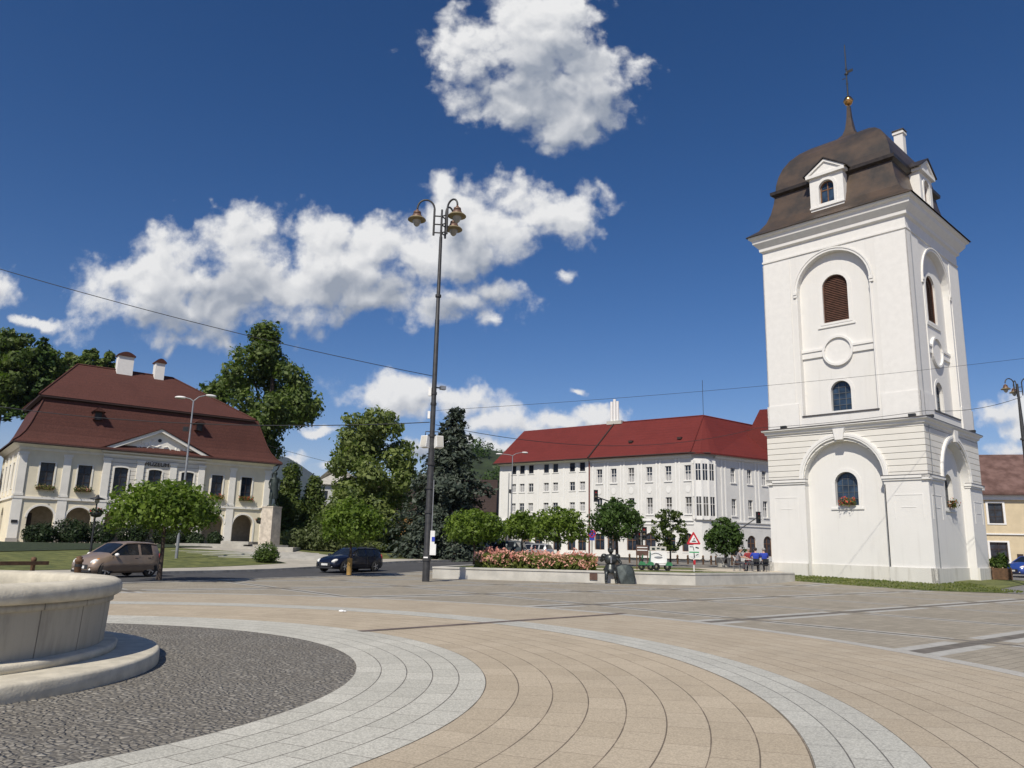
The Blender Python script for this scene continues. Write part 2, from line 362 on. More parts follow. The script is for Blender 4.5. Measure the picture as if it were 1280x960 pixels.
# paving materials ---------------------------------------------------
FC = Vector((-7.77, 9.63, 0))
def brickmat(name, c1, c2, mortar, bw, rh, ms, polar=None, bump=.006, speck=.25, stain=.2, rough=.85, grid=False):
    m = bpy.data.materials.new(name); t = NT(m); b = t.bsdf(); o = t.obj()
    warp = t.vmath('SCALE', t.vmath('SUBTRACT', t.noise(o, 3., 2, out=1), (.5, .5, .5)), .03)
    if polar is not None:
        r0, rref = polar
        sp = t.new('ShaderNodeSeparateXYZ'); t.put(sp.inputs[0], t.vmath('SUBTRACT', o, (FC.x, FC.y, 0)))
        r = t.math('SQRT', t.math('ADD', t.math('POWER', sp.outputs[0], 2.), t.math('POWER', sp.outputs[1], 2.)))
        th = t.math('ARCTAN2', sp.outputs[1], sp.outputs[0])
        cb = t.new('ShaderNodeCombineXYZ'); t.put(cb.inputs[0], t.math('MULTIPLY', th, rref)); t.put(cb.inputs[1], t.math('ADD', t.math('SUBTRACT', r, r0), 20*rh))
        vec = cb.outputs[0]
    else:
        mp = t.new('ShaderNodeMapping'); mp.inputs['Rotation'].default_value = (0, 0, R(-40)); t.put(mp.inputs[0], o); vec = mp.outputs[0]
    br = t.new('ShaderNodeTexBrick'); t.put(br.inputs['Vector'], t.vmath('ADD', vec, warp) if polar is None else vec)
    br.inputs['Scale'].default_value = 1; br.inputs['Brick Width'].default_value = bw; br.inputs['Row Height'].default_value = rh
    br.inputs['Mortar Size'].default_value = ms; br.inputs['Mortar Smooth'].default_value = .3; br.inputs['Bias'].default_value = 0
    t.put(br.inputs['Color1'], c1); t.put(br.inputs['Color2'], c2); t.put(br.inputs['Mortar'], mortar)
    c = br.outputs['Color']; fac = br.outputs['Fac']
    if polar is not None:      # the arc joints are open grooves, the cross joints are only hair lines
        fr = t.math('FRACT', t.math('DIVIDE', t.math('ADD', t.math('SUBTRACT', r, r0), 20*rh), rh))
        d = t.math('MULTIPLY', t.math('SUBTRACT', .5, t.math('ABSOLUTE', t.math('SUBTRACT', fr, .5))), rh)
        gr = t.ramp(d, .001, .0095, 1, 0)
        gr = t.math('MULTIPLY', gr, t.ramp(t.noise(o, 2.2, 2), .3, .55, .2, .95))
        c = t.mix(gr, c, tuple(x*.62 for x in mortar)); fac = t.math('MAXIMUM', gr, t.math('MULTIPLY', fac, .4))
    # speckle, stains, dirt
    c = t.mix(speck, c, t.mix(t.ramp(t.noise(o, 55, 2, .7), .35, .65), (.35, .35, .35), (1.35, 1.35, 1.35)), 'MULTIPLY')
    c = t.mix(t.ramp(t.noise(o, .55, 5, .65), .42, .72, 0, stain), c, tuple(x*.55 for x in c1))
    c = t.mix(t.ramp(t.noise(o, 2.7, 5, .75), .63, .74, 0, stain*1.2), c, tuple(x*.5 for x in c1))
    c = t.mix(t.ramp(t.noise(o, 7.5, 3, .8), .715, .735, 0, .45), c, (.07, .055, .045))
    if grid:
        sg = t.new('ShaderNodeSeparateXYZ'); t.put(sg.inputs[0], vec); u, v = sg.outputs[0], sg.outputs[1]
        def lines(q, w, q0, per, half, flank):
            k = t.math('SUBTRACT', t.math('FRACT', t.math('ADD', t.math('DIVIDE', t.math('SUBTRACT', q, q0), per), .5)), .5)
            d = t.math('ABSOLUTE', t.math('MULTIPLY', k, per))
            core = t.math('LESS_THAN', d, half)
            fl = t.math('MULTIPLY', t.math('LESS_THAN', d, flank), t.math('GREATER_THAN', d, half))
            dash = t.math('ABSOLUTE', t.math('SUBTRACT', t.math('FRACT', t.math('DIVIDE', t.math('SUBTRACT', w, 17.3-100*5.15), 5.15)), .5)) if w is u else t.math('ABSOLUTE', t.math('SUBTRACT', t.math('FRACT', t.math('DIVIDE', t.math('SUBTRACT', w, 6.1-100*5.3), 5.3)), .5))
            return core, t.math('MULTIPLY', fl, t.math('LESS_THAN', dash, .39)), dash
        c1_, f1_, d1_ = lines(v, u, 6.1, 5.3, .17, .46)
        c2_, f2_, d2_ = lines(u, v, 17.3-103, 5.15, .11, .27)
        fl = t.math('MAXIMUM', f1_, f2_); co = t.math('MAXIMUM', c1_, c2_)
        c = t.mix(fl, c, t.mix(t.ramp(t.noise(o, 4, 3), .3, .7), (.34, .33, .30), (.43, .42, .39)))
        c = t.mix(t.math('MULTIPLY', co, .8), c, t.mix(t.ramp(t.noise(o, 3, 3), .3, .7), (.075, .07, .065), (.15, .135, .12)))
    t.put(b.inputs['Base Color'], c); b.inputs['Roughness'].default_value = rough; b.inputs['Specular IOR Level'].default_value = .25
    hh = t.math('ADD', t.math('MULTIPLY', t.math('SUBTRACT', 1., fac), 1.), t.math('MULTIPLY', t.noise(o, 40, 3), .35))
    t.put(b.inputs['Normal'], t.bump(hh, bump))
    return m
m_beige = brickmat('paving_beige', (.42, .352, .258), (.475, .402, .30), (.22, .175, .13), .62, .39, .004, (7.54, 9.), speck=.3, stain=.22)
m_beige2 = brickmat('paving_beige_outer', (.405, .342, .255), (.44, .378, .288), (.22, .175, .13), .62, .36, .004, (11.54, 13.), speck=.3, stain=.25)
m_granite = brickmat('paving_granite', (.46, .448, .39), (.535, .52, .455), (.24, .22, .19), .55, .328, .006, (5.9, 6.7), speck=.4, stain=.15)
m_band = brickmat('paving_granite_band', (.44, .432, .385), (.49, .482, .43), (.22, .21, .19), .75, .29, .006, (10.67, 11.), speck=.4, stain=.15)
m_thin = brickmat('paving_thin_band', (.40, .385, .35), (.44, .425, .39), (.25, .23, .2), .8, .34, .006, (15.04, 15.2), speck=.3, stain=.2)
m_plaza = brickmat('paving_plaza', (.285, .255, .2), (.345, .308, .245), (.17, .145, .12), .42, .21, .006, None, speck=.3, stain=.3, grid=True)
# cobbles: a voronoi stone pattern
m_cob = bpy.data.materials.new('cobbles'); t = NT(m_cob); b = t.bsdf(); o = t.obj()
wv = t.vmath('ADD', o, t.vmath('SCALE', t.vmath('SUBTRACT', t.noise(o, 1.2, 2, out=1), (.5, .5, .5)), .25))
mp = t.new('ShaderNodeMapping'); mp.inputs['Scale'].default_value = (16, 12.5, 0); mp.inputs['Rotation'].default_value = (0, 0, R(25)); t.put(mp.inputs[0], wv)
v1 = t.new('ShaderNodeTexVoronoi', feature='DISTANCE_TO_EDGE'); t.put(v1.inputs['Vector'], mp.outputs[0]); v1.inputs['Scale'].default_value = 1; v1.inputs['Randomness'].default_value = .65
v2 = t.new('ShaderNodeTexVoronoi', feature='F1'); t.put(v2.inputs['Vector'], mp.outputs[0]); v2.inputs['Scale'].default_value = 1; v2.inputs['Randomness'].default_value = .65
sp = t.new('ShaderNodeSeparateColor'); t.put(sp.inputs[0], v2.outputs['Color'])
c = t.mix(sp.outputs[0], (.185, .172, .148), (.27, .252, .218))
c = t.mix(t.ramp(sp.outputs[1], .92, .97), c, (.32, .30, .26))
c = t.mix(t.ramp(t.noise(o, .9, 4), .4, .7, 0, .35), c, (.16, .135, .1))
c = t.mix(t.ramp(v1.outputs['Distance'], .02, .12, 1, 0), c, (.125, .113, .094))
t.put(b.inputs['Base Color'], c); b.inputs['Roughness'].default_value = .8
hh = t.math('ADD', t.ramp(v1.outputs['Distance'], 0, .3), t.math('MULTIPLY', t.noise(o, 30, 3), .3))
t.put(b.inputs['Normal'], t.bump(hh, .022))
M['asphalt'] = pmat('asphalt', (.062, .062, .064), .85, var=.2, scale=2, bump=.004, bscale=120, big=.2)
M['ground'] = pmat('ground', (.19, .175, .15), .95, var=.2, scale=.6, big=.1)
M['sidewalk'] = pmat('sidewalk', (.40, .37, .31), .9, var=.12, scale=1.3, big=.2)
M['kerb'] = pmat('kerb', (.38, .36, .32), .9, var=.25, scale=2)
M['lawn'] = pmat('lawn', (.10, .125, .03), .95, var=.35, scale=1.6, var2=(.17, .18, .05), bump=.05, bscale=18, big=.25)
M['path'] = pmat('path', (.5, .44, .34), .95, var=.1, scale=1)
M['path_grey'] = pmat('path_grey', (.17, .165, .155), .9, var=.15, scale=1.5)

# the one big ground sheet
def ground():
    g = sorted(set([-2500, -1200, -600, -300, -160, -100, -80]+list(range(-70, 71, 2))+[80, 100, 160, 300, 600, 1200, 2500]))
    gy = sorted(set([-400, -150, -80, -40, -20]+list(range(-10, 121, 2))+[140, 180, 250, 400, 700, 1200, 2500, 5000]))
    vs = [(x, y, h(x, y)-.012) for y in gy for x in g]; n = len(g)
    fs = [(j*n+i, j*n+i+1, (j+1)*n+i+1, (j+1)*n+i) for j in range(len(gy)-1) for i in range(n-1)]
    mb = MB(); mb.add(vs, fs, True); struct(mb.build('ground', M['ground']))
ground()
pe = 25.9
plz = [tn(-60, pe), (70, -45), (70, 20), (24.6, 37.3), (21, 38.9), (19.1, 41.8), (16.4, 45.3), (9, 46), (-2, 45), tn(42, pe)]
plz = [tn(-75, pe), tn(-75, pe-60), (70, -45), (70, 20), (24.6, 37.3), (21, 38.9), (16.4, 45.3), tn(42, pe)]
patch('plaza', plz, 0, m_plaza, 4)
def annulus(name, r0, r1, mat, z):
    bm = bmesh.new(); n = 200
    a = [[bm.verts.new((FC.x+r*cos(2*pi*k/n), FC.y+r*sin(2*pi*k/n), z)) for k in range(n)] for r in (r0, r1)]
    for k in range(n): bm.faces.new((a[0][k], a[1][k], a[1][(k+1) % n], a[0][(k+1) % n]))
    bmesh.ops.bisect_plane(bm, geom=bm.verts[:]+bm.edges[:]+bm.faces[:], plane_co=RN*25.4, plane_no=RN, clear_outer=True)
    me = bpy.data.meshes.new(name); bm.to_mesh(me); bm.free(); me.materials.append(mat); struct(link(name, me))
annulus('cobble_ring', 2.0, 5.9, m_cob, .006)
annulus('granite_ring', 5.9, 7.54, m_granite, .008)
annulus('beige_paving_ring', 7.54, 10.67, m_beige, .006)
annulus('granite_band', 10.67, 11.54, m_band, .008)
annulus('outer_beige_paving_ring', 11.54, 15.04, m_beige2, .006)
annulus('thin_granite_band', 15.04, 15.38, m_thin, .008)
# dark drain channel running out radially
dv = Vector((2.96+2.61, 20.63-15.24, 0)); L = dv.length; dv /= L; sd = Vector((-dv.y, dv.x, 0))*.11
mb = MB(); p0 = Vector((-2.75, 15.1, .012)); p1 = Vector((3.05, 20.72, .012))
mb.add([p0-sd, p0+sd, p1+sd, p1-sd], [(0, 3, 2, 1)]); struct(mb.build('drain_channel', pmat('drain', (.13, .10, .085), .8, var=.3, scale=3)))
# road, kerbs, pavement, lawns
patch('road', [tn(-150, 26.1), tn(120, 26.1), tn(120, 32.2), tn(-150, 32.2)][::1], .0, M['asphalt'], 4)
def strip(name, pts, w, hgt, mat, sub=2.):
    mb = MB(); q = []
    for a, b_ in zip(pts[:-1], pts[1:]):
        a = Vector(a); b_ = Vector(b_); n = max(1, int((b_-a).length/sub))
        q += [a.lerp(b_, i/n) for i in range(n)]
    q.append(Vector(pts[-1])); vs = []
    for i, p in enumerate(q):
        tv = (q[min(i+1, len(q)-1)]-q[max(0, i-1)]).normalized(); s = Vector((-tv.y, tv.x))*w/2; z = h(p.x, p.y)
        vs += [(p.x-s.x, p.y-s.y, z-.1), (p.x-s.x, p.y-s.y, z+hgt), (p.x+s.x, p.y+s.y, z+hgt), (p.x+s.x, p.y+s.y, z-.1)]
    fs = [(i*4+k, i*4+4+k, i*4+4+(k+1) % 4, i*4+(k+1) % 4) for i in range(len(q)-1) for k in range(4)]
    mb.add(vs, fs); return struct(mb.build(name, mat))
strip('kerb', [tn(-150, 32.3), tn(110, 32.3)], .2, .13, M['kerb'])
strip('near_kerb', [tn(-150, 26.), tn(44, 26.)], .2, .03, M['kerb'])
patch('pavement', [tn(-150, 32.4), tn(110, 32.4), tn(110, 35.4), tn(-150, 35.4)], .11, M['sidewalk'], 4)
patch('lawn', [tn(-60, 35.4), tn(38.5, 35.4), tn(42, 43), tn(34, 57), tn(26, 62), tn(-60, 62)], .125, M['lawn'], 2)
M['dark_green'] = pmat('dark_green', (.018, .032, .01), .9, var=.5, scale=4, var2=(.034, .055, .016), bump=.08, bscale=9)
patch('dark_green_ground', [tn(0, 47), tn(39, 47), tn(45, 48.5), tn(49, 53), tn(47, 58.5), tn(37, 64.5), tn(0, 80)], .16, M['dark_green'], 2)  # dark green strip of ground in front of the museum bushes
patch('far_lawn', [tn(47, 35.4), tn(95, 35.4), tn(95, 60), tn(60, 60), tn(50, 48)], .1, M['lawn'], 2)
patch('statue_square', [tn(37, 35.4), tn(47, 35.4), tn(50, 48), tn(60, 60), tn(60, 75), tn(20, 75), tn(26, 62), tn(40, 44)], .095, M['sidewalk'], 2)
grass_strip = patch('tower_lawn', [(15.9, 52), (16.4, 45.3), (21, 38.9), (24.2, 38.3), (25.7, 41.4), (34, 50), (24, 60)], .006, M['lawn'], 1)
patch('side_path', [(24.6, 37.2), (70, 20), (90, 60), (52, 72), (33, 56), (34, 49.5), (25.7, 41.4), (24.2, 38.3)], .003, M['path_grey'], 2)
# hotel street
HA = Vector((-1.387, 104.692, 0)); HC = Vector((20.846, 87.988, 0)); HD = (HC-HA).normalized(); HN = Vector((HD.y, -HD.x, 0))
def hp(s, d): q = HA+HD*s+HN*d; return (q.x, q.y)
patch('hotel_street', [hp(-40, 4), hp(-40, 12), hp(33, 12), hp(33, 4)], .01, M['asphalt'], 2)
patch('hotel_pavement', [hp(-5, -.5), hp(-5, 4), hp(33, 4), hp(31, -.5)], .1, M['sidewalk'], 2)
# far hills
def hill(name, x0, x1, y0, y1, fn, mat, nx=60, ny=24):
    vs = []
    for j in range(ny+1):
        for i in range(nx+1):
            x = x0+(x1-x0)*i/nx; y = y0+(y1-y0)*j/ny; vs.append((x, y, fn(x, y, i/nx, j/ny)))
    fs = [(j*(nx+1)+i, j*(nx+1)+i+1, (j+1)*(nx+1)+i+1, (j+1)*(nx+1)+i) for j in range(ny) for i in range(nx)]
    mb = MB(); mb.add(vs, fs, True); return struct(mb.build(name, mat))
M['mountain'] = pmat('mountain', (.022, .034, .028), 1, var=.4, scale=.004, big=.0012)
M['hillside'] = pmat('hillside', (.018, .032, .01), 1, var=.45, scale=.09, var2=(.03, .05, .014))
M['meadow'] = pmat('meadow', (.12, .14, .04), 1, var=.2, scale=.05)
from mathutils import noise as mn
def mtn(x, y, u, v):
    r = 445*math.exp(-((x+1330)/560)**2)+210*math.exp(-((x+2600)/900)**2)+60*math.exp(-((x-1400)/1500)**2)
    return -6+(r+26*mn.noise((x/260, y/260, 0))+12*mn.noise((x/90, y/90, 3)))*ss(0, .5, v)*(1-.3*ss(.6, 1, v))
hill('far_mountain', -4500, 3800, 2600, 5200, mtn, M['mountain'], 120, 40)
def hl(x, y, u, v):
    r = 46*math.exp(-((x+14)/48)**2)+24*math.exp(-((x+110)/100)**2)+16*math.exp(-((x-120)/160)**2)
    return -3+(r+3*mn.noise((x/30, y/30, 0)))*ss(0, .55, v)
hill('wooded_hill', -420, 420, 300, 620, hl, M['hillside'], 110, 40)
def hl2(x, y, u, v): return -2+(15*math.exp(-((x+78)/38)**2)+4*mn.noise((x/20, y/20, 5)))*ss(0, .5, v)
hill('museum_hill', -190, -20, 96, 200, hl2, M['hillside'], 50, 24)
# ================================================================== foliage tools
def leaves(pts, nrm, size, mat, name, parent, aspect=1., rs=None, jitter=.6):
    """one small bent quad per point, facing roughly along nrm"""
    rs = rs or rng; n = len(pts); pts = np.asarray(pts, float); nrm = np.asarray(nrm, float)+rs.normal(0, jitter, (n, 3))
    nrm /= np.linalg.norm(nrm, axis=1)[:, None]+1e-9
    a = np.cross(nrm, rs.normal(0, 1, (n, 3))); a /= np.linalg.norm(a, axis=1)[:, None]+1e-9
    b = np.cross(nrm, a); s = (size*rs.choice([.55, .8, 1., 1.5], n)*rs.uniform(.75, 1.2, n))[:, None]
    V = np.stack([pts-a*s*aspect, pts-b*s*.55+nrm*s*.12, pts+a*s*aspect, pts+b*s*.55+nrm*s*.12], 1).reshape(-1, 3)
    me = bpy.data.meshes.new(name); me.vertices.add(4*n); me.vertices.foreach_set('co', V.ravel())
    me.loops.add(4*n); me.loops.foreach_set('vertex_index', np.arange(4*n, dtype=np.int32))
    me.polygons.add(n); me.polygons.foreach_set('loop_start', np.arange(0, 4*n, 4, dtype=np.int32)); me.polygons.foreach_set('loop_total', np.full(n, 4, np.int32))
    me.update(calc_edges=True); me.materials.append(mat)
    return link(name, me, parent)
def clump_points(cl, n, rs, shell=.55):
    """cl: list of (x,y,z,rx,ry,rz)"""
    cl = np.asarray(cl, float); w = (cl[:, 3]*cl[:, 4]*cl[:, 5])**.667; idx = rs.choice(len(cl), n, p=w/w.sum())
    d = rs.normal(0, 1, (n, 3)); d /= np.linalg.norm(d, axis=1)[:, None]
    r = shell+(1-shell)*rs.uniform(0, 1, n)**.6; r *= 1+.12*rs.normal(0, 1, n)
    p = cl[idx, :3]+d*cl[idx, 3:]*r[:, None]
    d[:, 2] += .35
    return p, d
def trunk_mesh(name, hgt, r0, parent, limbs, mat=None, lean=(0, 0), r1=None):
    mb = MB(); n = 6
    mb.tube([(lean[0]*t*t+.02*sin(5*t), lean[1]*t*t, hgt*t) for t in np.linspace(0, 1, n)], [r0*(1.25 if t == 0 else 1)*(1-t)+(r1 or r0*.6)*t for t in np.linspace(0, 1, n)], 10)
    for (tx, ty, tz, z0, r) in limbs:
        s = z0/hgt; s = min(s, 1)
        b0 = Vector((lean[0]*s*s, lean[1]*s*s, z0)); e = Vector((tx, ty, tz)); mid = b0.lerp(e, .5)+Vector((0, 0, -.08*(e-b0).length))
        mb.tube([b0, mid, e], [r, r*.7, r*.3], 6)
    return mb.build(name, mat or M['bark'], parent)
def tree(label, loc, hgt, crown, n, leaf, mat, trunk_h, tr=.12, name='tree', cat='tree', seed=1, shell=.5, group=None, lean=(0, 0), jitter=.7, limbs=7, wrap=None, tmat=None):
    t = thing(name, label, cat, loc, 0, group); rs = np.random.default_rng(seed)
    p, d = clump_points(crown, n, rs, shell)
    leaves(p, d, leaf, mat, 'crown', t, rs=rs, jitter=jitter)
    big = sorted(crown, key=lambda c: -c[3]*c[5])[:limbs]
    tm = trunk_mesh('trunk', trunk_h, tr, t, [(c[0]*.85, c[1]*.85, c[2], trunk_h*.75, tr*.55) for c in big], tmat, lean)
    return t
def dome_crown(w, zb, zt, n, seed, flat=.55, clump=.32):
    """pruned mushroom crown: clumps scattered over an oblate dome"""
    rs = np.random.default_rng(seed); out = []; hw = w/2; hz = zt-zb
    for i in range(n):
        a = 2.399963*i+rs.uniform(-.3, .3); q = sqrt((i+.5)/n)
        r = hw*(1-clump*.8)*q; up = sqrt(max(0, 1-q*q))
        z = zb+hz*(.27+.48*up)+rs.uniform(-.06, .06)*hz
        s = hw*clump*rs.uniform(.8, 1.25)
        out.append((r*cos(a), r*sin(a), z, s, s, min(s*.85, hz*.36)))
    for i in range(n//2):
        a = rs.uniform(0, 2*pi); q = rs.uniform(.75, 1.05); s = hw*clump*rs.uniform(.3, .5); out.append((hw*.9*q*cos(a), hw*.9*q*sin(a), zb+hz*rs.uniform(.15, .6), s, s, s*.8)); q = rs.uniform(0, .8); out.append((hw*q*cos(a), hw*q*sin(a), zb+hz*(.35+.62*sqrt(1-q*q)), s, s, s*.8))
    out.append((0, 0, zb+hz*.42, hw*.7, hw*.7, hz*.4)); out.append((0, 0, zb+hz*.3, hw*.85, hw*.85, hz*.24))
    return out
def free_crown(w, zb, zt, n, seed, shape=lambda u: sin(pi*u)**.6, clump=.3, depth=1.):
    rs = np.random.default_rng(seed); out = []
    for i in range(n):
        u = (i+.5)/n; rad = w/2*shape(u); a = rs.uniform(0, 2*pi); q = sqrt(rs.uniform(.05, 1))
        s = w*clump*.5*rs.uniform(.7, 1.3)*(.55+.45*shape(u))
        r = max(0, rad-s*.6)*q
        out.append((r*cos(a), r*sin(a)*depth, zb+(zt-zb)*u, s, s, s*rs.uniform(.65, .95)))
    return out
def bush(label, loc, crown, n, leaf, mat, name='shrub', cat='shrub', seed=1, group=None, shell=.6):
    t = thing(name, label, cat, loc, 0, group); rs = np.random.default_rng(seed)
    p, d = clump_points(crown, n, rs, shell); k = p[:, 2] > .02
    leaves(p[k], d[k], leaf, mat, 'foliage', t, rs=rs)
    mb = MB()
    for i in range(5):
        c = crown[i % len(crown)]; mb.tube([(c[0]*.3, c[1]*.3, 0), (c[0]*.8+.1*sin(i*2), c[1]*.8+.1*cos(i*2), c[2])], [.03, .012], 5)
    mb.build('stem', M['bark'], t); return t
def conifer(label, loc, hgt, w, mat, n_lv, seed, leaf=.28, zb=.6, per=26, name='spruce_tree', lean_top=(0, 0)):
    t = thing(name, label, 'tree', loc); rs = np.random.default_rng(seed); P_, D_ = [], []; mb = MB()
    for i in range(n_lv):
        u = (i+rs.uniform(-.3, .3))/n_lv; u = min(max(u, 0), .985); z = zb+(hgt-zb)*u
        L = w/2*(1-u)**.75*rs.uniform(.62, 1.2)+.35; nb = int(5+7*(1-u)); a0 = rs.uniform(0, 6.28)
        ox, oy = lean_top[0]*u*u, lean_top[1]*u*u
        for k in range(nb):
            a = a0+2*pi*k/nb+rs.uniform(-.25, .25); l = L*rs.uniform(.65, 1.15)
            m = int(per*l/(w/2))+5; s = rs.uniform(.12, 1, m)**.8
            droop = -.45*l*s**1.4+.18*l*np.maximum(0, s-.7)
            side = rs.normal(0, .13, m)*l*(1.15-s*.7); zz = rs.normal(-.05, .09, m)*(.6+l*.3)
            x = ox+cos(a)*l*s-sin(a)*side; y = oy+sin(a)*l*s+cos(a)*side
            P_.append(np.stack([x, y, z+droop+zz], 1)); D_.append(np.stack([cos(a)*.5+0*s, sin(a)*.5+0*s, .8+0*s], 1))
            if u < .6: mb.tube([(ox, oy, z), (ox+cos(a)*l*.8, oy+sin(a)*l*.8, z-.3*l)], [.05, .015], 4, False)
    leaves(np.concatenate(P_), np.concatenate(D_), leaf, mat, 'crown', t, 1.25, rs, .55)
    mb.tube([(0, 0, 0), (lean_top[0]*.4, lean_top[1]*.4, hgt*.6), (lean_top[0], lean_top[1], hgt*.97)], [w*.03+.05, w*.018, .03], 8)
    mb.build('trunk', M['bark'], t); return t
# ================================================================== windows
WCACHE = {}
def win(parent, loc, rz, w, hgt, arched, fm, gm, nx=1, nz=2, fw=.07, name='window', curtain=None, rise=None, depth=.08):
    key = (round(w, 3), round(hgt, 3), arched, fm, gm, nx, nz, fw, rise, curtain)
    if key not in WCACHE:
        out = arch(0, w, 0, hgt, 10, rise) if arched else rect(0, w, 0, hgt)
        mb = MB(); mb.band(out, fw, 0, depth, True)
        top = hgt-(w/2 if arched and rise is None else (rise or 0))*.3
        for i in range(1, nx+1):
            x = -w/2+w*i/(nx+1); mb.box((x, depth*.5, top/2), (fw*.75, depth*.7, top))
        for j in range(1, nz+1):
            z = hgt*j/(nz+1) if nz > 1 else hgt*.62
            mb.box((0, depth*.5+.004, z), (w-.02, depth*.6, fw*.7))
        pn = MB(); n = len(out); pn.add([(x, depth*.6, z) for x, z in out], [tuple(range(n))])
        cu = None
        if curtain: cu = MB().add([(-w/2+.03, depth*.6-.006, .03), (w/2-.03, depth*.6-.006, .03), (w/2-.03, depth*.6-.006, hgt*curtain), (-w/2+.03, depth*.6-.006, hgt*curtain)], [(0, 1, 2, 3)]).mesh('curtain', M['curtain'])
        WCACHE[key] = (mb.mesh(name, M[fm]), pn.mesh('pane', M[gm]), cu)
    a, b_, cu = WCACHE[key]
    f = link(name, a, parent, loc, rz); link('pane', b_, f)
    if cu: link('curtain', cu, f)
    return f
def flowerbox(label, world, rz, w=1., red=True, group='flower boxes on windowsills', seed=1, hang=True):
    t = thing('flower_box', label, 'flower box', world, rz, group); rs = np.random.default_rng(seed)
    mb = MB(); mb.rings([(-w/2+.03, w/2-.03, -.09, .09, 0), (-w/2, w/2, -.12, .12, .2)]); mb.build('trough', M['wood_post'], t)
    n = int(260*w); p = np.stack([rs.uniform(-w*.55, w*.55, n), rs.normal(-.08, .12, n), rs.normal(.22, .13, n)], 1)
    leaves(p, np.tile([0, -.6, .6], (n, 1)), .055, M['stem'], 'foliage', t, rs=rs)
    n = int((80 if group.endswith('tower') else 45)*w); p = np.stack([rs.uniform(-w*.55, w*.55, n), rs.normal(-.14, .12, n), rs.normal(.26, .12, n)], 1)
    leaves(p, np.tile([0, -.8, .5], (n, 1)), .05, M['petal_red' if red else 'petal'], 'blossom', t, rs=rs)
    return t
def wpos(root, loc):
    return Matrix.Translation(root.location) @ Matrix.Rotation(root.rotation_euler.z, 4, 'Z') @ Vector(loc)

# ================================================================== tower
def rustic(name, col, z0, per):
    m = bpy.data.materials.new(name); t = NT(m); b = t.bsdf(); o = t.obj(); s = t.new('ShaderNodeSeparateXYZ'); t.put(s.inputs[0], o)
    f = t.math('FRACT', t.math('DIVIDE', t.math('SUBTRACT', s.outputs[2], z0-50*per), per))
    g = t.ramp(t.math('ABSOLUTE', t.math('SUBTRACT', f, .5)), .0, .09, 0, 1)
    c = t.mix(t.ramp(t.noise(o, 1.5, 4), .3, .7), tuple(x*.96 for x in col), col)
    c = t.mix(g, tuple(x*.72 for x in col), c)
    t.put(b.inputs['Base Color'], c); b.inputs['Roughness'].default_value = .9; t.put(b.inputs['Normal'], t.bump(g, .05)); return m
M['rustic_white'] = rustic('rustic_white', (.70, .68, .625), 6.1, .37)
M['rustic_cream'] = rustic('rustic_cream', (.67, .64, .57), 0, .37)
M['tower_window_frame'] = pmat('tower_window_frame', (.10, .11, .12), .5)
tw = thing('clock_tower', 'tall white plastered square tower with brown curved copper roof and gilded ball', 'tower', (TC.x, TC.y, .15), -TTH)
tw.rotation_euler.y = R(.35)
HW, HU, HP = 4.85, 4.67, 4.97
wall, rust, plin, trim, flash = MB(), MB(), MB(), MB(), MB()
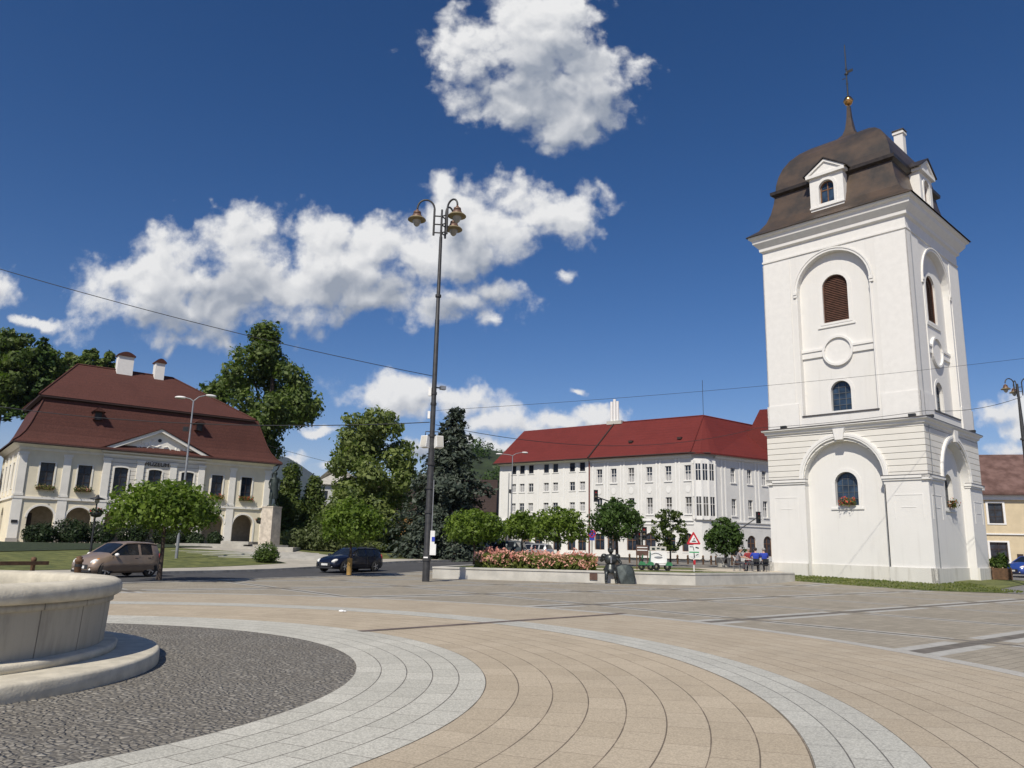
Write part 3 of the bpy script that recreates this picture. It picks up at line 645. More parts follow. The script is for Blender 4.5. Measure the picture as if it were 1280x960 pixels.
for k in range(4):
    rot = Matrix.Rotation(k*pi/2, 4, 'Z')
    for b_ in (wall, rust, plin, trim, flash): b_.M = rot
    def arcp(r, z, n=18, a0=0, a1=pi): return [(r*cos(a0+(a1-a0)*i/n), z+r*sin(a0+(a1-a0)*i/n)) for i in range(n+1)]
    r0, zs = 2.42, 5.95
    y0 = -HW; yr = y0+.5
    # piers either side, rusticated field above the imposts, plinth blocks, recess back
    for s in (-1, 1):
        wall.add([(s*r0, y0, .9), (s*HW, y0, .9), (s*HW, y0, zs), (s*r0, y0, zs)], [(0, 1, 2, 3) if s > 0 else (3, 2, 1, 0)])
        wall.add([(s*r0, y0, -.4), (s*r0, yr, -.4), (s*r0, yr, zs), (s*r0, y0, zs)], [(0, 1, 2, 3)])
        a, b2_ = sorted((s*(r0+.02), s*HP)); plin.b2(a, b2_, -HP, -HW+.2, -.5, .9)
        # impost mouldings and their lead tops
        a, b2_ = sorted((s*(r0-.1), s*(HW+.13))); trim.b2(a, b2_, y0-.13, y0+.3, zs-.02, zs+.14); trim.b2(a+.05*(s > 0), b2_-.05*(s < 0), y0-.07, y0+.3, zs-.14, zs-.022)
        flash.b2(a-.01, b2_+.01, y0-.15, y0+.25, zs+.142, zs+.165)
    ring = arcp(r0, zs)
    rust.sheet([(HW, zs), (HW, 9.1), (-HW, 9.1), (-HW, zs)]+ring[::-1][:], [], y0)
    wall.add([(x, y0, z) for x, z in ring]+[(x, yr, z) for x, z in ring], [(i, i+1, 20+i, 19+i) for i in range(18)], True)
    holes = [arch(0, 1.4, 4.45, 6.5)]; rv = [.4]
    if k == 1: holes.append(rect(-1.55, .75, 1.05, 2.45)); rv.append(.4)
    wall.sheet([(-r0, .9), (r0, .9)]+[(x, z) for x, z in ring], holes, yr, rv)
    plin.b2(-r0+.0, r0, yr-.06, yr+.2, -.5, .9)
    trim.band(arcp(r0+.02, zs+.15), -.3, y0-.1, y0+.05); trim.band(arcp(r0+.13, zs+.15), -.14, y0-.13, y0-.09)
    trim.xz([(-.24, 8.42), (.24, 8.42), (.36, 9.15), (-.36, 9.15)], y0-.22, y0+.05)
    trim.band(arch(0, 1.4, 4.45, 6.5), -.22, yr-.03, yr+.02, True); trim.b2(-1.0, 1.0, yr-.07, yr+.02, 4.2, 4.32)
    for s in (-1, 1):   # sunk panels drawn by thin fillets on the piers
        for (xa, xb, za, zb) in ((2.9, 4.5, 4.95, 5.0), (2.9, 2.95, 3.6, 4.95), (4.45, 4.5, 3.6, 4.95), (3.3, 4.1, 4.25, 4.29)):
            a, b2_ = sorted((s*xa, s*xb)); trim.b2(a, b2_, y0-.015, y0+.02, za, zb)
    # upper stage
    yu = -HU; yq = yu+.36; ru = 2.35; zb, zt, z2 = 10.15, 20.8, 22.0
    wall.sheet([(-HU, 9.3), (HU, 9.3), (HU, z2), (-HU, z2)], [arch(0, 2*ru, zb, zt, 20)], yu, .36)
    wall.sheet([(-ru-.1, zb-.1), (ru+.1, zb-.1), (ru+.1, zt+.1), (-ru-.1, zt+.1)], [arch(0, 1.64, 16.15, 19.3), arch(0, 1.27, 10.35, 12.25)], yq, [.3, .35])
    zs2 = zt-ru
    trim.band(arcp(ru+.01, zs2), -.2, yu-.07, yu+.04); trim.band(arcp(ru+.15, zs2), -.09, yu-.11, yu-.06)
    for s in (-1, 1):
        a, b2_ = sorted((s*ru, s*(ru+.25))); trim.b2(a, b2_, yu-.13, yu+.04, zs2-.12, zs2+.04); trim.b2(a, b2_, yu-.09, yu+.04, zs2-.3, zs2-.12)
        a, b2_ = sorted((s*(ru+.002), s*(ru+.09))); trim.b2(a, b2_, yu-.05, yu+.04, zb, zs2-.3)
        a, b2_ = sorted((s*(ru+.45), s*(HU+.045))); trim.b2(a, b2_, yu-.045, yu+.02, 11.0, 20.95)
        a, b2_ = sorted((s*(ru+.25), s*(HU+.1))); trim.b2(a, b2_, yu-.1, yu+.02, 9.3, 11.0)
        a, b2_ = sorted((s*.8, s*(ru-.005))); trim.b2(a, b2_, yq-.1, yq+.02, 13.95, 14.45); trim.b2(a, b2_, yq-.16, yq+.02, 14.35, 14.5)
    trim.band([(.85*cos(2*pi*i/28), 14.2+.85*sin(2*pi*i/28)) for i in range(28)], -.14, yq-.17, yq+.02, True)
    trim.add([(.86*cos(2*pi*i/28), yq-.05, 14.2+.86*sin(2*pi*i/28)) for i in range(28)], [tuple(range(28))])
    trim.band(arch(0, 1.64, 16.15, 19.3), -.24, yq-.03, yq+.02, True); trim.b2(-1.2, 1.2, yq-.07, yq+.02, 15.82, 15.93)
    trim.band(arch(0, 1.27, 10.35, 12.25), -.22, yq-.03, yq+.02, True)
    flash.b2(-ru-.05, ru+.05, yu-.06, yq-.002, zb-.06, zb+.02)
for b_ in (wall, rust, plin, trim, flash): b_.M = Matrix.Identity(4)
def sq(w, z): return (-w, w, -w, w, z)
trim.rings([sq(HW, 9.02), sq(HW+.1, 9.08), sq(HW+.12, 9.2), sq(HW+.27, 9.3), sq(HW+.27, 9.38), sq(HU-.1, 9.46)], False)
flash.rings([sq(HW+.29, 9.36), sq(HW+.29, 9.40), sq(HU-.05, 9.52)], False)
trim.rings([sq(HU, 21.05), sq(HU+.07, 21.07), sq(HU+.07, 21.2), sq(HU+.02, 21.22), sq(HU+.02, 21.85), sq(HU+.18, 21.95), sq(HU+.2, 22.15), sq(HU+.5, 22.5), sq(HU+.55, 22.75), sq(HU+.72, 22.85), sq(HU+.72, 22.98)], True)
wall.build('wall', M['white_plaster'], tw); rust.build('rusticated_wall', M['rustic_white'], tw)
plin.build('plinth', M['damp_plaster'], tw); trim.build('moulding', M['white_trim'], tw); flash.build('flashing', M['ledge_metal'], tw)
rf = MB(); prof = [(5.5, 22.97), (5.48, 23.02), (4.85, 23.5), (4.45, 24.1), (4.2, 24.8), (4.05, 25.5), (3.97, 26.1)]
rf.rings([sq(*p) for p in prof], False)
rf.rings([sq(*p) for p in [(3.93, 26.45), (3.88, 27.0), (3.75, 27.6), (3.52, 28.25), (3.15, 28.9), (2.65, 29.45), (2.05, 29.9), (1.3, 30.3), (.75, 30.6), (.42, 31.0), (.26, 31.5), (.16, 32.3), (.1, 33.3)]])
roof = rf.build('roof', M['copper'], tw)
led = MB(); led.rings([sq(3.95, 26.05), sq(4.2, 26.2), sq(4.22, 26.42), sq(3.9, 26.5)], False); led.build('roof_ledge', M['copper_dark'], roof)
fin = MB(); fin.lathe([(0, 33.35), (.2, 33.42), (.31, 33.62), (.33, 33.72), (.31, 33.82), (.2, 34.02), (0, 34.08)], n=16); fin.lathe([(.335, 33.7), (.35, 33.72), (.335, 33.74)], n=16); fin.build('gilded_ball', M['gold'], tw)
fin = MB(); fin.tube([(0, 0, 34.0), (0, 0, 38.3)], [.06, .035], 6)
for z, r in ((35.1, .1), (35.9, .16), (36.3, .1)): fin.lathe([(0, z-r), (r, z), (0, z+r)], n=8)
fin.box((.22, 0, 36.05), (.5, .02, .22)); fin.box((-.18, 0, 35.6), (.3, .02, .05)); fin.build('finial_rod', M['iron'], tw)
ch = MB(); ch.b2(2.25, 2.85, 1.85, 2.4, 28., 31.1); ch.b2(2.18, 2.92, 1.78, 2.47, 30.85, 31.0); chm = ch.build('chimney', M['white_plaster'], tw)
ch = MB(); ch.b2(2.15, 2.95, 1.75, 2.5, 31.1, 31.16); ch.build('chimney_cap', M['ledge_metal'], chm)
for k in (0, 1):
    rz = k*pi/2; rot = Matrix.Rotation(rz, 4, 'Z')
    def T(x, y, z): return rot @ Vector((x, y, z))
    # dormer
    d = MB(); d.M = rot; yf = -4.62
    d.sheet([(-1.12, 23.55), (1.12, 23.55), (1.12, 26.2), (-1.12, 26.2)], [arch(0, 1.0, 24.25, 25.85)], yf, .3)
    for s in (-1, 1): d.add([(s*1.12, yf, 23.55), (s*1.12, -3.7, 23.55), (s*1.12, -3.7, 26.2), (s*1.12, yf, 26.2)], [(0, 1, 2, 3)])
    d.band(arch(0, 1.0, 24.25, 25.85), -.2, yf-.05, yf+.02, True); d.b2(-1.3, 1.3, yf-.2, -3.6, 26.2, 26.4); d.b2(-1.15, 1.15, yf-.08, yf+.05, 24.0, 24.12)
    d.xz([(-1.3, 26.4), (1.3, 26.4), (0, 27.25)], yf-.1, -3.2)
    for s in (-1, 1):
        v = Vector((s*1.3, 0, 26.42)); w = Vector((0, 0, 27.28)); d.xz([(s*1.38, 26.4), (s*1.12, 26.4), (0, 27.12), (0, 27.3)][::s], yf-.2, yf-.08)
    dm = d.build('dormer', M['white_trim'], tw)
    r_ = MB(); r_.M = rot
    for s in (-1, 1): r_.add([(s*1.46, yf-.28, 26.38), (0, yf-.28, 27.34), (0, -2.9, 27.34), (s*1.46, -2.9, 26.38), (s*1.46, yf-.28, 26.46), (0, yf-.28, 27.42), (0, -2.9, 27.42), (s*1.46, -2.9, 26.46)], [(0, 1, 2, 3), (4, 5, 6, 7), (0, 1, 5, 4), (0, 3, 7, 4)])
    r_.build('dormer_roof', M['copper_dark'], dm)
    win(dm, T(0, yf+.2, 24.25), rz, 1.0, 1.6, True, 'wood_frame', 'glass_blue', 1, 1, .09)
    # louvred shutter, lower windows
    yq = -HU+.36
    s_ = MB()
    out = arch(0, 1.64, 0, 3.15); s_.band(out, .07, -.02, .08, True)
    for i in range(26):
        z = .1+i*.118; w_ = 1.54 if z < 2.33 else 2*sqrt(max(.01, .8**2-(z-2.33)**2))
        if w_ > .3: s_.box((0, .05, z), (w_-.08, .02, .11), rx=R(-38))
    sh = s_.build('shutter', M['shutter'], tw, T(0, yq+.12, 16.15), rz)
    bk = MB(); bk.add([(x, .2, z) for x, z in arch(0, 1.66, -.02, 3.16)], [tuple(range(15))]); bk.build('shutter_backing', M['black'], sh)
    win(tw, T(0, yq+.2, 10.35), rz, 1.27, 1.9, True, 'tower_window_frame', 'glass_blue', 2, 4, .045)
    win(tw, T(0, -HW+.5+.25, 4.45), rz, 1.4, 2.05, True, 'tower_window_frame', 'glass_blue', 3, 4, .04)
    flowerbox('red flower box on the sill of the tower window'+(' facing the square' if k == 0 else ' on its right-hand face'), wpos(tw, T(.1 if k == 0 else 0, -HW+.36, 4.46)), -TTH+rz, .9, True, 'flower boxes on the tower', seed=k)
win(tw, (HW-.5-.25, -1.55, 1.05), pi/2, .75, 1.4, False, 'wood_frame', 'glass', 0, 1, .06)
lc = MB(); lc.tube([(HW+.06, -4.2, -.3), (HW+.06, -4.2, 5.7)], .025, 6); lc.tube([(HW+.06, -4.2, 6.2), (HW+.06, -4.2, 9.0)], .02, 6); lc.tube([(HU+.12, -4.2, 9.5), (HU+.12, -4.2, 21)], .02, 6); lc.build('lightning_conductor', M['grey_metal'], tw)
dp = MB(); dp.tube([(2.47, -HW-.02, .9), (2.47, -HW-.02, 5.6)], .03, 6); dp.build('recess_shadow_line', M['iron'], tw)  # thin dark tube standing in for the shadow line along the recess edge
for (x, y) in ((-3.6, -HW-.1), (4.3, -HW-.1), (HW+.1, -4.0), (HW+.1, 3.6)):
    f = MB(); f.box((x, y, 9.52), (.38, .2, .16)); f.box((x, y, 9.42), (.1, .1, .1)); f.build('floodlight', M['iron'], tw)

# ================================================================== museum
MA = Vector((-41.796, 65.579, 1.2)); MRZ = atan2(.618219, .786006); MLEN = 22.03
mu = thing('museum_building', 'cream two storey museum with arcade, pediment and brown mansard roof', 'building', MA, MRZ)
wl, wr_, tr_, pl = MB(), MB(), MB(), MB()
cx = [2.2+2.9*i for i in range(7)]; arcs = [arch(c, 2.0, -.6, 3.05) for c in cx]
EZ = 8.3; DEP = 13.
def museum_wall(mb, xa, xb, ids, y):
    out = [(xa, -.6)]
    mb.sheet([(xa, -.61), (xb, -.61), (xb, EZ), (xa, EZ)], [arch(cx[i], 2.0, -.6, 3.05) for i in ids]+[rect(cx[i], 1.1, 4.5, 6.75) if i not in (2, 3, 4) else arch(cx[i], 1.15, 4.3, 6.8, 8, .12) for i in ids], y, [.55]*len(ids)+[.28]*len(ids))
museum_wall(wl, 0, 6.45, (0, 1), 0); museum_wall(wl, 15.35, MLEN, (5, 6), 0); museum_wall(wr_, 6.45, 15.35, (2, 3, 4), -.22)
for x in (6.45, 15.35): wr_.add([(x, -.22, -.61), (x, 0, -.61), (x, 0, EZ), (x, -.22, EZ)], [(0, 1, 2, 3)])
# left and right end walls, back
wl.M = Matrix.Translation((0, DEP, 0)) @ Matrix.Rotation(-pi/2, 4, 'Z')
side_w = [DEP-2.6, DEP-5.4, DEP-8.2, DEP-11]
wl.sheet([(0, -.61), (DEP, -.61), (DEP, EZ), (0, EZ)], [rect(x, 1.1, 4.5, 6.75) for x in side_w]+[arch(DEP-6.5, 1.9, -.6, 3.0)], 0, .28)
wl.M = Matrix.Identity(4); wl.b2(MLEN-.02, MLEN, .02, DEP, -.6, EZ); wl.b2(0, MLEN, DEP-.05, DEP, -.6, EZ)
# arcade inside: back wall, floor, ceiling
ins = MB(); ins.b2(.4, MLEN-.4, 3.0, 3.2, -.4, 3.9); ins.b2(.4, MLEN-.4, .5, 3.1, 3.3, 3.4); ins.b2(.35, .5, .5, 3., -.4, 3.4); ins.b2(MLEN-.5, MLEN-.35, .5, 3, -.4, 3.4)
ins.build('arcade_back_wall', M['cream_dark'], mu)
fl = MB(); fl.b2(.1, MLEN-.1, .3, 3.05, -.2, .08); fl.build('arcade_floor', M['plinth_grey'], mu)
wl.build('wall', M['cream'], mu); wr_.build('centre_wall', M['rustic_cream'], mu)
for c in cx[::2]:
    d = MB(); d.b2(c-1.1, c-.3, 2.9, 2.99, 0, 2.5); d.build('arcade_door', M['dark_frame'], mu)
pil = MB(); plh = MB()
for x, y in [(.32, 0), (3.65, 0), (6.75, -.22), (9.55, -.22), (12.45, -.22), (15.05, -.22), (18.15, 0), (21.7, 0)]:
    pil.b2(x-.3, x+.3, y-.12, y+.05, 3.95, 7.35); pil.b2(x-.38, x+.38, y-.18, y+.05, 7.35, 7.55); pil.b2(x-.36, x+.36, y-.15, y+.05, 3.85, 4.05)
    pil.b2(x-.36, x+.36, y-.1, y+.05, .3, 3.6)
    pb_ = MB(); pb_.b2(x-.42, x+.42, y-.16, y+.05, -.6, .3); pb_.build('pilaster_base', M['plinth_grey'], mu)
for i, c in enumerate(cx):
    y = -.22 if i in (2, 3, 4) else 0
    pil.band(arch(c, 2.0, 0, 3.05), -.16, y-.05, y+.02)
    out = rect(c, 1.1, 4.5, 6.75) if i not in (2, 3, 4) else arch(c, 1.15, 4.3, 6.8, 8, .12)
    pil.band(out, -.13, y-.05, y+.02, True)
    if y == 0: pil.b2(c-1.0, c+1.0, y-.03, y+.02, 4.1, 7.2) if False else None
pil.b2(.0, 6.45, -.14, .04, 3.6, 3.8); pil.b2(15.35, MLEN+.14, -.14, .04, 3.6, 3.8); pil.b2(6.31, 15.49, -.36, -.2, 3.6, 3.8); pil.b2(-.14, .04, -.14, DEP, 3.6, 3.8)
pil.b2(-.1, 6.45, -.1, .03, 7.75, 7.95); pil.b2(15.35, MLEN+.1, -.1, .03, 7.75, 7.95); pil.b2(6.35, 15.45, -.32, -.2, 7.75, 7.95)
pil.rings([(-.05, MLEN+.05, -.05, DEP, 7.95), (-.25, MLEN+.25, -.25, DEP, 8.15), (-.5, MLEN+.5, -.5, DEP, 8.3)], False)
pil.M = Matrix.Translation((0, DEP, 0)) @ Matrix.Rotation(-pi/2, 4, 'Z')
for x in side_w: pil.band(rect(x, 1.1, 4.5, 6.75), -.13, -.05, .02, True)
for x in (DEP-.3, DEP-3.9, DEP-6.8, DEP-9.6): pil.b2(x-.28, x+.28, -.1, .05, 3.95, 7.5)
pil.M = Matrix.Identity(4)
pil.build('pilasters_and_mouldings', M['cream_light'], mu)
for i, c in enumerate(cx):
    mid = i in (2, 3, 4); y = (-.22 if mid else 0)+.16
    win(mu, (c, y, 4.3 if mid else 4.5), 0, 1.15 if mid else 1.1, 2.5 if mid else 2.25, mid, 'dark_frame', 'glass', 1, 2, .07, rise=.12 if mid else None)
    if not mid: flowerbox('flower box under the %s upper window of the museum' % {0: 'leftmost', 1: 'second', 5: 'second-last', 6: 'rightmost'}[i], wpos(mu, (c, -.16, 4.42)), MRZ, 1.35, i > 4, 'flower boxes on the museum', seed=10+i)
for x in side_w: win(mu, (.16, DEP-x, 4.5), -pi/2, 1.1, 2.25, False, 'dark_frame', 'glass', 1, 2, .07)
# pediment with a small round hole and stucco ornament
pd = MB(); ya = -.22
pd.xz([(6.5, 8.32), (15.3, 8.32), (10.95, 10.35)], ya-.02, 1.2)
for (a, b_) in (((6.05, 8.3), (10.95, 10.6)), ((15.85, 8.3), (10.95, 10.6))):
    s = 1 if a[0] < 10 else -1
    pd.xz([a, (a[0]+s*.7, a[1]), (10.95, 10.3), b_][::s], ya-.4, ya+.2)
pd.b2(6.1, 15.8, ya-.4, ya+.1, 8.06, 8.31)
rs = random.Random(4)
for i in range(34):
    x = 10.95+rs.uniform(-2.9, 2.9); z = 8.5+rs.uniform(0, 1)*(1.35-abs(x-10.95)*.42)
    pd.sphere((x, ya-.02, z), (rs.uniform(.08, .22), .05, rs.uniform(.06, .16)), 8, 5)
for s in (-1, 1): pd.tube([(10.95+s*(.4+.35*i), ya-.05, 8.95-.08*i+.18*sin(i*1.9)) for i in range(8)], .05, 5)
ped = pd.build('pediment', M['cream_light'], mu)
hl_ = MB(); hl_.lathe([(0, 0), (.17, 0)], n=14); ho = hl_.build('round_opening', M['black'], ped); ho.rotation_euler = (pi/2, 0, 0); ho.location = (10.95, ya-.08, 9.55)
pr = MB()
for s in (-1, 1):
    e = 6.0 if s < 0 else 15.9; e0 = 5.75 if s < 0 else 16.15
    pr.add([(e0, ya-.5, 8.33), (10.95, ya-.5, 10.68), (10.95, 2.4, 10.68), (e0, .2, 8.33), (e0, ya-.5, 8.25), (10.95, ya-.5, 10.6)], [(0, 1, 2, 3), (0, 1, 5, 4)])
pr.build('pediment_roof', M['roof_brown'], mu)
# mansard
rfm = MB()
def rr(o, z, xl=None): return (-o if xl is None else xl, MLEN+o, -o, DEP+o, z)
low = [(.75, 8.28), (.75, 8.38), (.3, 8.75), (-.15, 9.35), (-.5, 10.1), (-.85, 11.1), (-1.15, 12.0), (-1.4, 12.75)]
rfm.rings([rr(o, z) for o, z in low], False)
rfm.add([(.85, 1.0, 12.78), (MLEN-1.75, 1.0, 12.78), (MLEN-1.75, DEP-1, 12.78), (.85, DEP-1, 12.78), (4.35, 7, 17.1), (13.2, 7, 17.1)], [(0, 1, 5, 4), (1, 2, 5), (2, 3, 4, 5), (3, 0, 4)])
mroof = rfm.build('roof', M['roof_brown'], mu)
fs = MB(); fs.rings([(1.15, MLEN-2.05, 1.3, DEP-1.3, 12.5), (.88, MLEN-1.78, 1.03, DEP-1.03, 12.62), (.88, MLEN-1.78, 1.03, DEP-1.03, 12.77)], False)
fs.rings([rr(.78, 8.2), rr(.8, 8.3)], False); fs.build('eaves', M['roof_fascia'], mroof)
for x0, x1, zt in ((7.75, 9.2, 18.5), (11.3, 12.2, 18.35)):
    c = MB(); c.b2(x0, x1, 6.3, 7.3, 15.5, zt); cm = c.build('chimney', M['white_trim'], mroof)
    c = MB(); m_ = (x0+x1)/2
    c.M = Matrix.Translation((0, 0, zt)); pts = [(x0-.1+(x1-x0+.2)*i/8, .12+.34*sin(pi*i/8)) for i in range(9)]
    c.xz([(x0-.12, 0), (x1+.12, 0)]+pts[::-1], 6.15, 7.45); c.build('chimney_cap', M['roof_brown'], cm)
for x in (5.64, 14.6):
    d = MB(); y = .75; d.b2(x-.3, x+.3, y-.3, 1.3, 11.0, 11.75); d.build('dormer', M['black'], mroof)
    d = MB()
    for s in (-1, 1): d.add([(x, y-.5, 12.15), (x+s*.55, y-.5, 11.68), (x+s*.55, 1.5, 11.68), (x, 1.5, 12.15)], [(0, 1, 2, 3)])
    d.b2(x-.4, x-.29, y-.4, 1.2, 11, 11.75); d.b2(x+.29, x+.4, y-.4, 1.2, 11, 11.75); d.xz([(x-.42, 11.72), (x+.42, 11.72), (x, 12.12)], y-.4, 0); d.build('dormer_roof', M['roof_brown'], mroof)
g = MB(); g.tube([(MLEN+.5, -.75, 8.1), (MLEN+.45, -.5, 7.75), (MLEN+.12, -.16, 7.3), (MLEN+.12, -.16, .0)], .06, 8); g.build('downpipe', M['dark_frame'], mu)
g = MB(); g.tube([(-.75, -.78, 8.25), (MLEN+.75, -.78, 8.25)], .07, 6); g.build('gutter', M['roof_fascia'], mu)
rc = MB(); r0_, r1_ = (4.35, 7, 17.13), (13.2, 7, 17.13)
for a, b_ in ((r0_, r1_), ((.85, 1.0, 12.8), r0_), ((MLEN-1.75, 1.0, 12.8), r1_), ((.85, DEP-1, 12.8), r0_)): rc.tube([a, b_], .09, 6)
for s_, x0 in ((-1, 0), (1, MLEN)): rc.tube([(x0+s_*o, -o, z+.02) for o, z in low], .08, 6)
rc.build('ridge_cap', M['roof_brown'], mroof)
g = MB(); g.b2(.1, .55, -.16, -.12, 1.55, 1.8); g.build('plaque', M['black'], mu)
def text_mesh(txt, size, depth=.02):
    cu = bpy.data.curves.new('text', 'FONT'); cu.body = txt; cu.size = size; cu.extrude = depth; cu.align_x = 'CENTER'
    o = bpy.data.objects.new('text', cu); COL.objects.link(o); dg = bpy.context.evaluated_depsgraph_get()
    me = bpy.data.meshes.new_from_object(o.evaluated_get(dg)); bpy.data.objects.remove(o); bpy.data.curves.remove(cu); return me
me = text_mesh('MÚZEUM', .52, .03); me.materials.append(M['dark_frame'])
lt = link('lettering', me, mu, (10.95, -.30, 7.12)); lt.rotation_euler = (pi/2, 0, 0)
# house behind on the left with a dark roof
hs = thing('house', 'lower house with dark red roof beside the museum’s left end', 'house', wpos(mu, (-9, 9, 0)), MRZ)
w_ = MB(); w_.b2(-6, 6.5, 0, 7, -1, 7.6); w_.build('wall', M['cream'], hs)
r_ = MB(); r_.rings([(-6.6, 7, -.6, 7.6, 7.55), (-6.6, 7, -.6, 7.6, 7.7), (-6.2, 6.6, 3.4, 3.6, 10.6)]); r_.build('roof', M['roof_brown'], hs)
win(hs, (3.2, -.1, 4.4), 0, 1.1, 1.9, False, 'dark_frame', 'glass', 1, 2)

# ================================================================== hotel: two blocks under one red roof
HRZ = atan2(HD.y, HD.x); HZ = .7; hroot = (HA.x, HA.y, HZ)
HE = 12.1
def kurb(): pass
hb = thing('white_block', 'plain white four storey block with rows of small windows and red roof', 'building', hroot, HRZ)
colsL = [2.39, 3.78, 5.22, 7.64, 9.07, 11.62, 13.11]; rowsL = [(10.55, 1.1), (8.15, 1.1), (5.6, 1.1)]
wb = MB()
gnd_op = [rect(x, 1.15, .8, 2.6) for x in (1.6, 4.6, 6.6, 9.4, 11.54, 13.08)]
wb.sheet([(0, -.8), (14.2, -.8), (14.2, HE), (0, HE)], [rect(x, .78, z, z+hh) for x in colsL for z, hh in rowsL]+gnd_op, 0, .22)
wb.b2(0, .03, .03, 11, -.8, HE); wb.b2(0, 14.2, 10.97, 11, -.8, HE); wb.build('wall', M['hotel_left'], hb)
tb = MB(); tb.b2(-.1, 14.2, -.14, .03, 4.45, 4.6); tb.b2(-.05, 14.2, -.09, .03, 3.95, 4.08); tb.rings([(-.05, 14.2, -.05, 11, 11.75), (-.4, 14.2, -.4, 11.3, HE)], False)
for x in (0.3, 3.1, 4.5, 6.4, 8.35, 10.35, 12.35, 13.9): tb.b2(x-.14, x+.14, -.05, .02, 4.6, 11.7)
for x in colsL:
    for z, hh in rowsL: tb.b2(x-.5, x+.5, -.07, .02, z-.12, z-.02)
tb.build('mouldings', M['hotel_trim'], hb)
for i, x in enumerate(colsL):
    for j, (z, hh) in enumerate(rowsL): win(hb, (x, .1, z), 0, .78, hh, False, 'white_frame' if j else 'dark_frame', 'glass', 1, 1, .05, curtain=.8 if j and (i+j) % 3 else None)
for x in (1.6, 4.6, 6.6, 9.4, 11.54, 13.08): win(hb, (x, .12, .8), 0, 1.15, 1.8, False, 'wood_frame', 'glass', 1, 1, .07)
def hroof(root, rings_or_polys, name='roof'):
    mb = MB(); mb.add(*rings_or_polys); return mb.build(name, M['roof_red'], root)
RZ = 17.4; ov = .7
hroof(hb, ([(-ov, -ov, HE-.05), (14.4, -ov, HE-.05), (14.4, 11+ov, HE-.05), (-ov, 11+ov, HE-.05), (-1.0+.6, 6.0, RZ), (14.4, 6.0, RZ), (-ov, -ov, HE-.2), (14.4, -ov, HE-.2)], [(0, 1, 5, 4), (1, 2, 5), (2, 3, 4, 5), (3, 0, 4), (6, 7, 1, 0)]))
chs = MB(); chs.b2(13.4, 15.6, 5.6, 6.4, 17.2, 17.65); chs.build('chimney_base', M['concrete_light'], hb)
for x in (13.95, 14.4, 14.85):
    c = MB(); c.tube([(x, 6, 17.6), (x, 6, 20.3 if x != 14.4 else 20.6)], .2, 10); c.build('flue', M['white_frame'], hb)
hr = thing('corner_building', 'white corner building with rounded bay, pilasters and dark red roof', 'building', hroot, HRZ)
colsR = [15.56, 17.56, 19.96, 22.35, 24.79, 27.22]; rowsR = [(8.95, 1.72), (5.14, 1.92)]
gx = [15.58, 17.35, 19.98, 22.37, 24.84, 27.04]
wb = MB(); E0 = 27.8
wb.sheet([(14.2, -.8), (E0, -.8), (E0, HE), (14.2, HE)], [rect(x, .78, z, z+hh) for x in colsR for z, hh in rowsR]+[(arch(x, 1.4, .95, 3.0) if i in (3, 5) else rect(x, 1.35, .95, 2.85)) for i, x in enumerate(gx)], .0, .25)
th2 = R(69.4); q0 = (29.6, 2.15)
arcpts = [(27.8, 0), (28.55, .42), (29.15, 1.1), (29.6, 2.15)]
for (a, b_) in zip(arcpts[:-1], arcpts[1:]): wb.add([(a[0], a[1], -.8), (b_[0], b_[1], -.8), (b_[0], b_[1], HE), (a[0], a[1], HE)], [(0, 1, 2, 3)])
rm = Matrix.Translation((q0[0], q0[1], 0)) @ Matrix.Rotation(th2, 4, 'Z'); wb.M = rm
colS = [3.03, 5.87, 8.48, 11.2, 14]; rowsS = [(8.95, 1.72), (5.14, 1.92)]
wb.sheet([(0, -.8), (20, -.8), (20, HE), (0, HE)], [rect(x, .78, z, z+hh) for x in colS for z, hh in rowsS]+[arch(x, 1.5, .6, 2.95) for x in (2.9, 5.8, 8.6)], 0, .25)
wb.M = Matrix.Identity(4); wb.build('wall', M['hotel_right'], hr)
tb = MB()
def mould(mb, xa, xb):
    mb.b2(xa, xb, -.14, .03, 4.35, 4.5); mb.b2(xa, xb, -.1, .03, 3.95, 4.05); mb.b2(xa, xb, -.2, .03, 11.55, 11.75); mb.b2(xa, xb, -.3, .03, 11.75, HE-.1)
mould(tb, 14.2, E0); tb.M = rm; mould(tb, -.05, 20)
for x in (1.4, 4.45, 7.2, 9.8):
    for dx in (-.3, .3): tb.b2(x+dx-.12, x+dx+.12, -.07, .02, 4.5, 11.5)
for x in colS:
    for z, hh in rowsS: tb.b2(x-.52, x+.52, -.1, .02, z-.14, z-.02)
tb.M = Matrix.Identity(4)
for x in (14.45, 16.55, 18.8, 21.15, 23.55, 26.0): 
    for dx in (-.22, .22): tb.b2(x+dx-.1, x+dx+.1, -.07, .02, 4.5, 11.5)
for i, x in enumerate(colsR):
    for z, hh in rowsR: tb.b2(x-.52, x+.52, -.1, .02, z-.14, z-.02)
    tb.add([(x+.3*cos(2*pi*k/16), -.04, 7.95+.42*sin(2*pi*k/16)) for k in range(16)], [tuple(range(16))])
for x in gx[3:]: tb.band(arch(x, 1.4, .95, 3.0), -.14, -.05, .02)
